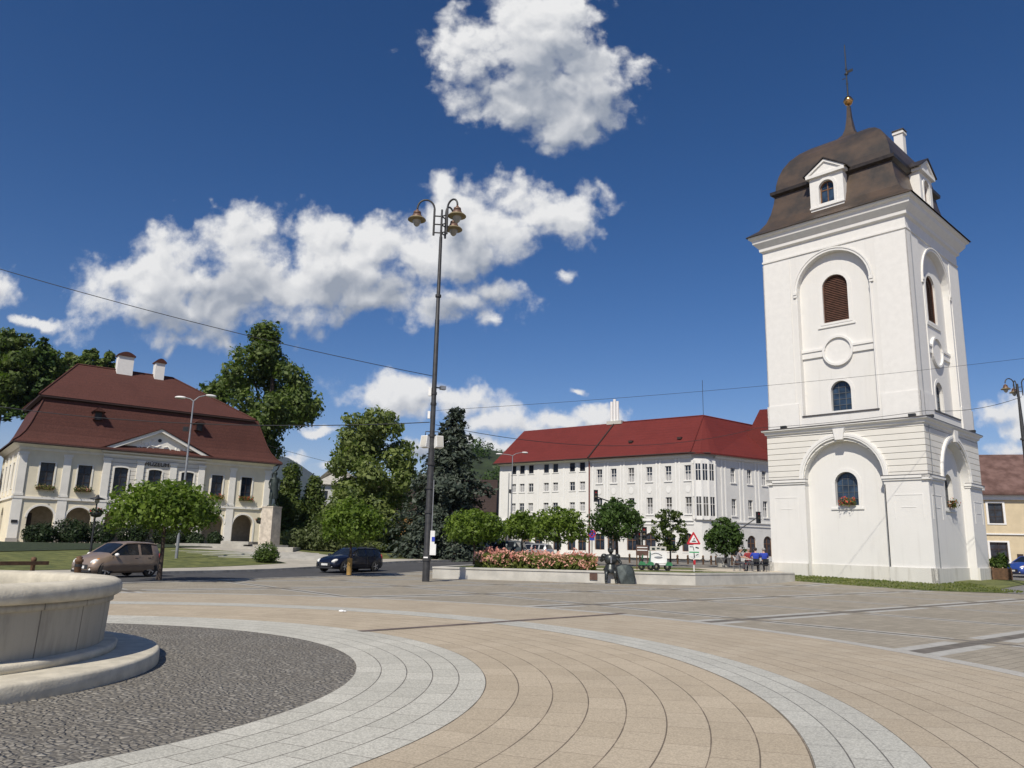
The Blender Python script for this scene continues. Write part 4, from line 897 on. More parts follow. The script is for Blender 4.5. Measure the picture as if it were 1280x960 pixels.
# rounded bay
bay = [(27.75, -.02), (28.1, -.1), (28.8, .25), (29.35, .9), (29.75, 1.75), (29.65, 2.2)]
tb.prism(bay+[(28.9, 2.2)], 4.5, 4.9); tb.prism(bay+[(28.9, 2.2)], 10.85, 11.4); tb.prism(bay+[(28.9, 2.2)], 7.1, 8.9)
for p in bay: tb.box((p[0], p[1], 7.9), (.16, .16, 6.6), atan2(.9, .7))
tb.build('mouldings', M['hotel_trim'], hr)
for x in colsR:
    for z, hh in rowsR: win(hr, (x, .12, z), 0, .78, hh, False, 'white_frame', 'glass', 1, 1, .07, curtain=.45)
for i, x in enumerate(gx): win(hr, (x, .14, .95), 0, 1.4 if i in (3, 5) else 1.35, 2.05 if i in (3, 5) else 1.9, i in (3, 5), 'wood_frame', 'glass', 1, 1, .08)
for (a, b_) in zip(bay[1:-1], bay[2:]):
    a = Vector(a); b_ = Vector(b_); mid = (a+b_)/2; rz = atan2((b_-a).y, (b_-a).x)
    for z, hh in ((8.9, 1.95), (4.9, 2.2)): win(hr, (mid.x, mid.y, z), rz, (b_-a).length-.1, hh, False, 'white_frame', 'glass', 1, 1, .08)
for x in colS:
    for z, hh in rowsS: p = rm @ Vector((x, .12, z)); win(hr, p, th2, .78, hh, False, 'white_frame', 'glass', 1, 1, .07, curtain=.45)
for x in (2.9, 5.8, 8.6): p = rm @ Vector((x, .14, .6)); win(hr, p, th2, 1.5, 2.35, True, 'wood_frame', 'glass', 1, 1, .08)
# roof with a hipped corner
c2 = Vector((cos(th2), sin(th2))); n2 = Vector((sin(th2), -cos(th2)))
eR0 = Vector((29.6, 2.15))+n2*ov-c2*.1; eR1 = Vector((29.6, 2.15))+c2*20+n2*ov; rA = Vector((26.68, 6.3)); rB = Vector((29.6, 2.15))+c2*14-n2*5.5
V_ = [(14.4, -ov, HE-.05), (27.75, -ov, HE-.05), (28.9, -.2, HE-.05), (29.7, .75, HE-.05), (eR0.x, eR0.y, HE-.05), (eR1.x, eR1.y, HE-.05), (14.4, 6.0, RZ), (rA.x, rA.y, RZ), (rB.x, rB.y, RZ), (14.4, 12, HE), (24, 12, HE), (22, 22, HE)]
V_ += [(v[0], v[1], HE-.22) for v in V_[:6]]
hroof(hr, (V_, [(0, 1, 7, 6), (1, 2, 7), (2, 3, 7), (3, 4, 7), (4, 5, 8, 7), (9, 6, 7, 10), (10, 7, 8, 11)]+[(12+i, 13+i, 1+i, i) for i in range(5)]))
rw = MB(); rw.rings([(28.2, 34, 11.8, 22, HE), (31.6, 33, 12.5, 21, RZ+1.3)]); rw.M = Matrix.Identity(4); rw.build('wing_roof', M['roof_red'], hr)
g = MB(); g.tube([(14.2, -.16, -.5), (14.2, -.16, HE-.1)], .09, 8); g.build('downpipe', M['downpipe'], hr)
g = MB(); g.tube([(14.35, -.75, HE+.02), (14.45, 6.0, RZ+.08)], .1, 6); g.build('ridge_seam', M['roof_fascia'], hr)
g = MB(); g.tube([(14.4, -ov-.08, HE-.1), (27.75, -ov-.08, HE-.1), (29.8, .6, HE-.1)], .08, 6); g.build('gutter', M['roof_fascia'], hr)
g = MB(); g.tube([(-ov, -ov-.08, HE-.1), (14.3, -ov-.08, HE-.1)], .08, 6); g.build('gutter', M['roof_fascia'], hb)
g = MB(); g.tube([(27.9, -ov+.05, HE), (26.68, 6.3, RZ+.04)], .08, 6); g.tube([(14.4, 6, RZ+.04), (26.68, 6.3, RZ+.04), (rB.x, rB.y, RZ+.04)], .09, 6); g.build('ridge_cap', M['roof_red'], hr)
g = MB(); g.tube([(26.68, 6.3, RZ), (26.68, 6.3, RZ+4.5)], .03, 5); g.build('aerial', M['iron'], hr)
for x in (19, 25.5): g = MB(); g.b2(x-.25, x+.25, 1.6, 2.2, 14.0, 14.25); g.build('roof_hatch', M['roof_fascia'], hr)

# ================================================================== other buildings
def simple_house(name, label, loc, rz, w, d, eave, ridge, wallm, roofm, wins, rw_=0, cat='house', hip=True, fm='dark_frame'):
    t = thing(name, label, cat, loc, rz)
    mb = MB(); mb.sheet([(-w/2, -1), (w/2, -1), (w/2, eave), (-w/2, eave)], [rect(x, a, z, z+b_) for x, z, a, b_ in wins], 0, .2)
    mb.b2(-w/2, -w/2+.02, .02, d, -1, eave); mb.b2(w/2-.02, w/2, .02, d, -1, eave); mb.b2(-w/2, w/2, d-.02, d, -1, eave)
    mb.build('wall', M[wallm], t)
    r = MB(); i = d/2-.3 if hip else -.2
    r.rings([(-w/2-.5, w/2+.5, -.6, d+.6, eave-.12), (-w/2-.5, w/2+.5, -.6, d+.6, eave), (-w/2+i, w/2-i, d/2-.1, d/2+.1, ridge)]); r.build('roof', M[roofm], t)
    for x, z, a, b_ in wins: win(t, (x, .1, z), 0, a, b_, False, fm, 'glass', 1, 1, .07)
    return t
bk = simple_house('long_building', 'long low building with dark brown roof left of the plain white block', (-13.2, 106, .7), R(-3), 22, 11, 5.6, 10.4, 'far_white', 'roof_dark', [(x, 3.2, .9, 1.5) for x in range(-10, 12, 3)], cat='building', hip=False, fm='white_frame')
fw = simple_house('distant_building', 'pale building with grey roof far behind the round park tree', P(420, 150, 680), R(20), 9, 12, 11.5, 15.2, 'far_white', 'concrete', [(x, z, 1.6, 1.6) for x in (-3, 0, 3) for z in (5.2, 8.6)], cat='building')
yw = thing('timber_shed', 'small shed with yellow vertical boards beyond the park lawn', 'shed', P(484, 88, 690), R(8))
mb = MB(); mb.b2(-2.6, 2.6, 0, 3, 1.1, 3.6)
for i in range(22): mb.b2(-2.6+i*.24, -2.6+i*.24+.2, -.03, 0, 1.1, 3.65-.02*(i % 3))
mb.build('wall', M['yellow_wood'], yw); mb = MB(); mb.b2(-2.7, 2.7, -.1, 3.1, 0, 1.1); mb.build('base', M['concrete'], yw); mb = MB(); mb.rings([(-2.9, 2.9, -.4, 3.3, 3.65), (-2.9, 2.9, 1.3, 1.6, 4.4)]); mb.build('roof', M['roof_dark'], yw)
tan = simple_house('tan_house', 'brown roofed house half hidden behind the park trees', P(487, 104, 690), R(5), 12, 9, 4.4, 8.4, 'cream', 'roof_dark', [(x, 1.6, 1.1, 1.5) for x in (-4, 0, 4)], hip=False)
# yellow house on the right behind the tower
yz = thing('yellow_house', 'yellow two storey house with rusty roof right of the tower', 'house', at(1232, 690, 74), R(-14)); yz.location.z = .35
mb = MB(); ws = [(1.2, 4.55, 1.25, 1.9), (1.15, .9, 1.5, 1.9), (6.5, 4.55, 1.25, 1.9)]
mb.sheet([(-2.5, -1), (12, -1), (12, 7.2), (-2.5, 7.2)], [rect(x, a, z, z+b_) for x, z, a, b_ in ws], 0, .25); mb.b2(-2.5, -2.48, .02, 9, -1, 7.2); mb.build('wall', M['house_yellow'], yz)
mb = MB()
for x, z, a, b_ in ws: mb.band(rect(x, a, z, z+b_), -.22, -.06, .02, True)
mb.b2(-2.55, 12, -.12, .02, 3.5, 3.62); mb.b2(-2.6, 12, -.25, .02, 6.75, 7.2); mb.b2(4.6, 5.2, -.1, .02, -.5, 6.75); mb.build('mouldings', M['white_frame'], yz)
for x, z, a, b_ in ws: win(yz, (x, .12, z), 0, a, b_, False, 'dark_frame', 'glass', 1, 2, .07)
mb = MB(); mb.rings([(-3.1, 12.5, -.7, 10, 7.2), (-3.1, 12.5, -.7, 10, 7.4), (.6, 9, 4.5, 4.8, 11.6)]); rfy = mb.build('roof', M['roof_rust'], yz)
mb = MB(); mb.b2(2.6, 3.1, -.1, .05, 1.3, 1.75); mb.build('wall_box', M['dark_frame'], yz)
mb = MB(); mb.tube([(5.3, -.15, 0), (5.3, -.15, 6.9)], .07, 6); mb.build('downpipe', M['grey_metal'], yz)
for x in (0.8, 3.6): mb = MB(); mb.b2(x-.15, x+.15, 2.2, 2.6, 9.35, 9.65); mb.build('roof_hatch', M['roof_fascia'], rfy)
# ================================================================== fountain
m = bpy.data.materials.new('stone_panels'); t = NT(m); b = t.bsdf(); o = t.obj(); s = t.new('ShaderNodeSeparateXYZ'); t.put(s.inputs[0], o)
thn = t.math('MULTIPLY', t.math('ARCTAN2', s.outputs[1], s.outputs[0]), 24/(2*pi)); fr = t.math('FRACT', t.math('ADD', thn, 40.))
g = t.ramp(t.math('ABSOLUTE', t.math('SUBTRACT', fr, .5)), .485, .5, 0, 1)
pid = t.new('ShaderNodeTexWhiteNoise', noise_dimensions='1D'); t.put(pid.inputs['W'], t.math('FLOOR', t.math('ADD', thn, 40.)))
c = t.mix(pid.outputs[0], (.42, .38, .30), (.495, .455, .365))
mp = t.new('ShaderNodeMapping'); mp.inputs['Scale'].default_value = (3, 3, .5); t.put(mp.inputs[0], o)
c = t.mix(t.ramp(t.noise(mp.outputs[0], 2.2, 5, .65), .45, .75, 0, .55), c, (.25, .225, .18)); c = t.mix(g, c, (.19, .175, .145))
t.put(b.inputs['Base Color'], c); b.inputs['Roughness'].default_value = .9
t.put(b.inputs['Normal'], t.bump(t.math('SUBTRACT', t.math('MULTIPLY', t.noise(o, 14, 4), .4), g), .012)); M['stone_panels'] = m
fo = thing('fountain', 'round pale stone fountain basin on a circular step at the near left', 'fountain', FC)
mb = MB(); mb.lathe([(2.2, -.05), (3.33, -.05), (3.36, .0), (3.36, .155), (3.345, .18), (3.32, .19), (2.2, .2)], n=96); mb.build('step', M['stone_light'], fo)
mb = MB(); mb.lathe([(2.2, .19), (2.82, .19), (2.83, .27), (2.8, .29), (2.3, .3)], n=96); mb.build('base', M['stone_light'], fo)
mb = MB(); mb.lathe([(2.655, .27), (2.67, .5), (2.68, .75), (2.685, .9)], n=96); mb.lathe([(2.66, .8), (2.72, .81), (2.72, .88), (2.6, .89)], n=96); mb.build('basin_wall', M['stone_panels'], fo)
mb = MB(); mb.lathe([(2.68, .88), (2.76, .885), (2.795, .91), (2.81, .955), (2.805, 1.01), (2.78, 1.06), (2.73, 1.085), (2.6, 1.095), (2.44, 1.095), (2.37, 1.08), (2.34, 1.05), (2.33, .97), (2.33, .5)], n=128); mb.build('rim', M['stone_light'], fo)
mb = MB(); mb.lathe([(0, .84), (2.34, .84)], n=64, smooth=False); mb.build('water', M['water'], fo)
mb = MB(); mb.lathe([(.5, .6), (.5, 1.1), (.36, 1.25), (.3, 2.2), (.45, 2.35), (.45, 2.5), (0, 2.6)], c=(-.75, 0, 0), n=24); mb.build('column', M['stone'], fo)
# weeds at the foot of the step
rs = np.random.default_rng(3); n = 420; a = rs.normal(R(-68), R(4), n); r = 3.38+np.abs(rs.normal(0, .05, n))
wd = leaves(np.stack([FC.x+r*np.cos(a), FC.y+r*np.sin(a), np.abs(rs.normal(.02, .03, n))], 1), np.tile([0, -.6, .5], (n, 1)), .03, M['stem'], 'weeds', None, 1.6); wd['kind'] = 'stuff'; wd['label'] = 'weeds growing at the foot of the fountain step'
pp = P(427, 22.9, 763, .012); q = thing('paper_scrap', 'crumpled white scrap of paper lying on the paving', 'litter', (at(427, 763, 19.2).x, 19.2, .012))
mb = MB(); mb.sphere((0, 0, .02), (.075, .05, .03), 7, 5); mb.sphere((.07, .02, .015), (.05, .04, .02), 6, 4); mb.build('crumpled_sheet', M['paper'], q)

# ================================================================== tall lamp mast
LM = Vector((-3.77, 36.6, 0))
lm = thing('lamp_mast', 'very tall dark lamp mast with three hanging lanterns and white loudspeakers', 'street lamp', LM)
ztop = at(551, 262, 36.6).z
def lz(y): return at(545, y, 36.6).z
mb = MB(); zj = lz(545)
mb.tube([(0, 0, -.1), (0, 0, lz(690)), (0, 0, lz(689)), (0, 0, zj)], [.175, .17, .16, .15], 14)
mb.tube([(0, 0, zj), (0, 0, lz(400)), (0, 0, lz(399)), (0, 0, lz(296))], [.125, .112, .1, .08], 14)
mb.tube([(0, 0, lz(296)), (0, 0, lz(262))], [.06, .05], 8)
for y in (700, 640, 610, 580, 545, 505, 492, 370): mb.tube([(0, 0, lz(y)-.06), (0, 0, lz(y)+.06)], [.2 if y > 540 else .15]*2, 14)
mb.build('pole', M['pole_paint'], lm)
def lantern_head(parent, p, s=1., nm='lantern'):
    mb = MB(); mb.lathe([(0, .02), (.07, 0), (.09, -.12), (.2, -.14), (.22, -.26), (.19, -.27)], n=16)
    mb.lathe([(.17, -.25), (.23, -.3), (.3, -.46), (.31, -.52)], n=20)
    for v in range(len(mb.V)): mb.V[v] = tuple(x*s for x in mb.V[v])
    hd = mb.build(nm, M['lamp_copper'], parent, p)
    mb = MB(); mb.lathe([(.29*s, -.5*s), (.42*s, -.52*s), (.5*s, -.6*s), (.5*s, -.63*s), (.4*s, -.62*s), (.25*s, -.66*s)], n=20); mb.build('brim', M['lamp_olive'], hd)
    mb = MB(); mb.lathe([(.24*s, -.64*s), (.23*s, -.74*s), (.15*s, -.92*s), (.06*s, -1.0*s), (0, -1.02*s)], n=16); mb.build('globe', M['lamp_glass'], hd)
zb0 = lz(298)
for k, (az, dz, reach) in enumerate(((R(185), 0, 1.25), (R(-38), 0, 1.05), (R(62), 0, 1.15))):
    d = Vector((cos(az), sin(az), 0)); v = d*.38; mb = MB()
    pts = [v+Vector((0, 0, zb0+.15)), v+Vector((0, 0, zb0+1.55))]
    r = (reach-.38)/2
    pts += [d*(.38+r-r*cos(w))+Vector((0, 0, zb0+1.55+r*1.15*sin(w))) for w in np.linspace(.15, pi, 12)]
    mb.tube(pts, [.055]*2+[.05]*12, 8)
    for z in (.3, .75, 1.2): mb.tube([Vector((0, 0, zb0+z)), v+Vector((0, 0, zb0+z))], .035, 6)
    mb.build('bracket', M['pole_paint'], lm); lantern_head(lm, d*reach+Vector((0, 0, zb0+1.5)), .92)
def sbox(nm, c, d, mat, rz=0, rx=0): mb = MB(); mb.box((0, 0, 0), d); o = mb.build(nm, M[mat], lm, c, rz); o.rotation_euler.x = rx; return o
for s in (-1, 1):
    o = sbox('loudspeaker', (.32*s+.02, -.12, lz(553)), (.36, .3, .55), 'white_paint', R(28*s), R(-10)); mb = MB(); mb.box((0, -.155, 0), (.3, .02, .48)); mb.build('grille', M['concrete_light'], o)
    mb = MB(); mb.tube([(0, 0, lz(540)), (.3*s, -.1, lz(540)), (.32*s, -.1, lz(546))], .025, 6); mb.build('speaker_bracket', M['iron'], lm)
for (c, d, mt) in (((.24, -.1, lz(672)), (.2, .14, .62), 'white_paint'), ((.28, -.1, lz(687)), (.28, .16, .5), 'white_paint'), ((-.19, -.05, lz(490)), (.14, .14, .42), 'white_paint'), ((-.19, -.05, lz(519)), (.12, .12, .36), 'white_paint')): sbox('control_box', c, d, mt)
sbox('sticker', (.28, -.185, lz(674)), (.14, .01, .2), 'sign_blue'); sbox('sticker', (-.03, -.19, lz(697)), (.2, .012, .06), 'paper')
o = sbox('camera', (.42, -.05, lz(485)), (.26, .2, .18), 'grey_metal', R(30)); mb = MB(); mb.box((-.25, 0, -.02), (.3, .06, .06)); mb.build('camera_arm', M['iron'], o)
mb = MB(); mb.tube([(.19, -.1, lz(665)), (.19, -.1, lz(600))], .025, 6); mb.build('conduit', M['grey_metal'], lm)

# other lamps
def park_lamp(label, loc, ztop, name='park_lamp'):
    t = thing(name, label, 'street lamp', loc); mb = MB(); mb.tube([(0, 0, -.1), (0, 0, ztop-2.5), (0, 0, ztop)], [.14, .1, .05], 10); mb.tube([(0, 0, ztop-3.2), (0, 0, ztop-3.1)], .16, 10)
    mb.build('pole', M['pole_paint'], t)
    for az in (R(190), R(-50), R(70)):
        d = Vector((cos(az), sin(az), 0)); mb = MB(); r = .28; v = d*.22; mb.tube([v+Vector((0, 0, ztop-.7)), v+Vector((0, 0, ztop))]+[d*(.22+r-r*cos(w))+Vector((0, 0, ztop+r*sin(w))) for w in np.linspace(.2, pi, 8)], .03, 6)
        for z in (.2, .45): mb.tube([Vector((0, 0, ztop-z)), v+Vector((0, 0, ztop-z))], .02, 5)
        mb.build('bracket', M['pole_paint'], t); lantern_head(t, d*.78+Vector((0, 0, ztop-.05)), .5)
    return t
q = at(1279, 545, 42.5); park_lamp('lamp with copper lantern beside the tower at the right edge', (q.x, 42.5, .2), at(1277, 480, 42.5).z-.2)
def street_light(label, px, pyb, Y, topy, arms, extra=False):
    p = P(px, Y, pyb); t = thing('street_light', label, 'street lamp', p); zt = at(px, topy, Y).z-p.z
    mb = MB(); mb.tube([(0, 0, -.1), (0, 0, zt*.35), (0, 0, zt)], [.1, .08, .045], 10)
    for dx, dy, dz in arms: mb.tube([(0, 0, zt-.05), (dx*.4, dy*.4, zt+dz*.6), (dx, dy, zt+dz)], .035, 6)
    mb.build('pole', M['grey_metal'], t)
    for dx, dy, dz in arms:
        L = hypot(dx, dy); mb = MB(); mb.sphere((0, 0, 0), (.36, .16, .09), 12, 8); o = mb.build('lamp_head', M['white_frame'], t, (dx*(1+.3/L), dy*(1+.3/L), zt+dz), atan2(dy, dx))
        mb = MB(); mb.sphere((0.03, 0, -.05), (.28, .12, .06), 10, 6); mb.build('lens', M['lamp_glass'], o)
    if extra:
        mb = MB(); mb.box((-.3, 0, at(px, 536, Y).z-p.z), (.35, .2, .28), .4); mb.build('floodlight', M['iron'], t)
        for zc, w, hh in ((at(px, 604, Y).z-p.z, .62, .3), (at(px, 612, Y).z-p.z, .42, .36)):
            mb = MB(); mb.box((-.05, -.1, zc), (w, .03, hh)); o = mb.build('sign_plate', M['black'], t); mb = MB(); mb.box((-.05, -.12, zc), (w*.7, .01, hh*.28)); mb.build('sign_marking', M['sign_white'], o)
    return t
street_light('grey double armed street light with black signs in front of the museum', 220, 700, 49, 500, [(-.5, -.1, .15), (.6, .5, .45)], True)
street_light('grey double armed street light in front of the plain white block', 638, 694, 80, 569, [(-1.1, 0, .1), (1.0, .3, .35)])
t = thing('signal_pole', 'thin grey pole beside the double armed street light', 'pole', P(634, 81, 694)); mb = MB(); mb.tube([(0, 0, -.1), (0, 0, 8.5)], [.07, .04], 8); mb.build('shaft', M['grey_metal'], t); mb = MB(); mb.box((.2, -.1, 6.6), (.3, .2, .4)); mb.build('lamp_box', M['iron'], t)
def lantern_post(label, px, Y, ytop, ybase):
    p = P(px, Y, ybase); t = thing('lantern_post', label, 'street lamp', p); zt = at(px, ytop, Y).z-p.z
    mb = MB(); mb.tube([(0, 0, -.1), (0, 0, zt*.3), (0, 0, zt-.3)], [.09, .06, .04], 8); mb.build('pole', M['iron'], t)
    mb = MB(); mb.lathe([(0, .25), (.08, .2), (.1, .1), (.42, 0), (.42, -.05), (.1, -.04)], c=(0, 0, zt-.15), n=16); mb.build('lamp_shade', M['iron'], t)
    mb = MB(); mb.lathe([(.12, 0), (.14, -.12), (.05, -.26), (0, -.28)], c=(0, 0, zt-.2), n=12); mb.build('globe', M['lamp_glass'], t)
    return t, p, zt
def basket(label, p, r=.42):
    t = thing('hanging_basket', label, 'flower basket', p); mb = MB(); mb.lathe([(0, -.28), (r*.6, -.22), (r*.85, 0), (r*.8, .02)], n=14); mb.build('bowl', M['iron'], t)
    rs = np.random.default_rng(5); q, d = clump_points([(0, 0, .08, r, r, .22)], 260, rs); leaves(q, d, .07, M['hedge'], 'foliage', t); q, d = clump_points([(0, 0, .08, r*1.05, r*1.05, .24)], 40, rs); leaves(q, d, .05, M['petal_red'], 'blossom', t)
lt, p, zt = lantern_post('black lantern post with flower basket before the museum arcade', 111, 47, 620, 705); basket('dark hanging flower basket on the lantern post by the beige car', (p.x+.1, p.y-.1, at(113, 641, 47).z))
lt, p, zt = lantern_post('black lantern post at the museum’s right corner behind the pedestal', 325, 68, 634, 690); basket('dark hanging flower basket at the right corner of the museum', (p.x-.2, p.y-.1, at(324, 651, 68).z))

# ================================================================== overhead cables
def cable(label, a, b_, sag, r, n=24, group=None):
    a, b_ = Vector(a), Vector(b_); mb = MB(); mb.tube([a.lerp(b_, i/n)-Vector((0, 0, 4*sag*(i/n)*(1-i/n))) for i in range(n+1)], r, 5)
    return tag(mb.build('overhead_cable', M['cable']), label, 'cable')
def lp(y, x=0): return (LM.x+x, LM.y, lz(y))
cable('thin cable rising from the lamp mast over the museum roof to the upper left', at(-120, 300, 30), lp(470, -.1), .35, .016)
cable('thick dark cable from the left roof corner to the lamp mast', at(-10, 507, 44), lp(528, -.15), .55, .022)
def tl(x, y, z): return Matrix.Translation((TC.x, TC.y, .15)) @ Matrix.Rotation(-TTH, 4, 'Z') @ Vector((x, y, z))
mb = MB(); spans = [(lp(531, .15), tl(-5.2, -5.35, 9.6), 1.1), (tl(-5.2, -5.35, 9.6), tl(5.3, -5.35, 9.6), .12), (tl(5.3, -5.35, 9.6), at(1277, 496, 42.5), .3)]
for a, b_, sg in spans: a, b_ = Vector(a), Vector(b_); mb.tube([a.lerp(b_, i/20)-Vector((0, 0, 4*sg*(i/20)*(1-i/20))) for i in range(21)], .015, 5)
tag(mb.build('overhead_cable', M['cable']), 'thick dark cable from the lamp mast along the ledge of the tower', 'cable')
cable('thin cable from the lamp mast across the upper face of the tower', lp(513, .15), at(1420, 430, 42), .35, .009, 36)
cable('faint thin cable hanging high between the trees behind the museum', at(300, 545, 90), at(470, 590, 80), .3, .02)

# ================================================================== low walls, planter
PA, PB, PC = Vector((-3.84, 40.45)), Vector((9.24, 39.0)), Vector((16.4, 45.2))
pw = thing('planter_wall', 'low pale stone wall with a corner that edges the flower bed and lawn', 'wall', (0, 0, 0))
def wallstrip(name, pts, w, z0, z1, mat, parent, kink=None):
    mb = MB(); pts = [Vector(p) for p in pts]; n = len(pts); L, Rr = [], []
    for i, p in enumerate(pts):
        d0 = (p-pts[i-1]).normalized() if i else None; d1 = (pts[i+1]-p).normalized() if i < n-1 else None
        tv = ((d0 or d1)+(d1 or d0)).normalized(); nv = Vector((-tv.y, tv.x)); k = 1/max(.5, nv.dot(Vector((-(d1 or d0).y, (d1 or d0).x))))
        L.append(p); Rr.append(p+nv*w*k)
    for i in range(n-1):
        a, b_, c, d = L[i], L[i+1], Rr[i+1], Rr[i]; mb.add([(q.x, q.y, z) for z in (z0, z1) for q in (a, b_, c, d)], [(0, 1, 5, 4), (2, 3, 7, 6), (4, 5, 6, 7)]+([(3, 0, 4, 7)] if i == 0 else [])+([(1, 2, 6, 5)] if i == n-2 else []))
    return mb.build(name, M[mat], parent)
path_ = [(-2.2, 47), PA, PB, PC]
wallstrip('wall_body', path_, .32, -.1, .5, 'concrete_light', pw); off = [Vector(p)+Vector((-.02, -.04)) for p in path_]
wallstrip('coping', off, .4, .5, .585, 'concrete_light', pw)
mb = MB(); mb.b2(-.19, .19, -.04, .02, .14, .46); o = mb.build('plaque', M['brown_board'], pw, (4.28, PA.y+(PB.y-PA.y)*(4.28-PA.x)/(PB.x-PA.x)-.01, 0), atan2((PB-PA).y, (PB-PA).x))
def flat(name, poly, z, mat):
    o = patch(name, poly, 0, mat, 3)
    for v in o.data.vertices: v.co.z = z
    return o
top = [(-3.4, 40.75), (9.2, 39.35), (16.0, 45.2), (16.0, 55), (0, 55), (-1.8, 47.2)]
flat('planter_lawn', top, .53, M['lawn'])
flat('gravel_path', [(1, 44.2), (16, 46.3), (16, 48.8), (1, 46.8)], .537, M['path'])
mb = MB(); fp = MB()
rs = np.random.default_rng(9); n = 5200
u = rs.uniform(0, 1, n); x = -1.7+6.2*u; y = rs.uniform(41.05, 43.1, n)-.11*(x+1.7); z = .55+rs.uniform(.02, .66, n)
s_ = leaves(np.stack([x, y, z], 1), np.stack([rs.normal(0, 1, n), -np.ones(n), rs.normal(.2, .3, n)], 1), .11, M['stem'], 'flower_stems', None, 1.7, rs, .5); s_['kind'] = 'stuff'; s_['label'] = 'tall green stems of the pink flower bed'
n = 5200; u = rs.uniform(0, 1, n); x = -1.8+6.4*u; y = rs.uniform(40.95, 43.2, n)-.11*(x+1.7); z = 1.14+.12*np.sin(x*3.1+y*2)+rs.normal(0, .12, n)+.1*(y-42)
s_ = leaves(np.stack([x, y, z], 1), np.tile([0, -.7, .7], (n, 1)), .072, M['petal'], 'pink_flowers', None, 1., rs, .8); s_['kind'] = 'stuff'; s_['label'] = 'dense bed of pink flowers behind the low wall'
# grass blades on the tower lawn
rs = np.random.default_rng(12); n = 9000; x = rs.uniform(15.9, 26, n); y = rs.uniform(38.5, 52, n); e0 = np.array([16.4, 45.3]); e1 = np.array([21, 38.9])
k = ((x-e0[0])*(e1[1]-e0[1])-(y-e0[1])*(e1[0]-e0[0]) < .12) & ((x-21)*(38.3-38.9)-(y-38.9)*(3.2) < .15); x, y = x[k], y[k]
z = np.array([h(a, b_) for a, b_ in zip(x, y)])+.04
g_ = leaves(np.stack([x, y, z], 1), np.tile([0, -1, .3], (len(x), 1)), .055, M['stem'], 'grass', None, .5, rs, .6); g_['kind'] = 'stuff'; g_['label'] = 'short grass around the foot of the tower'

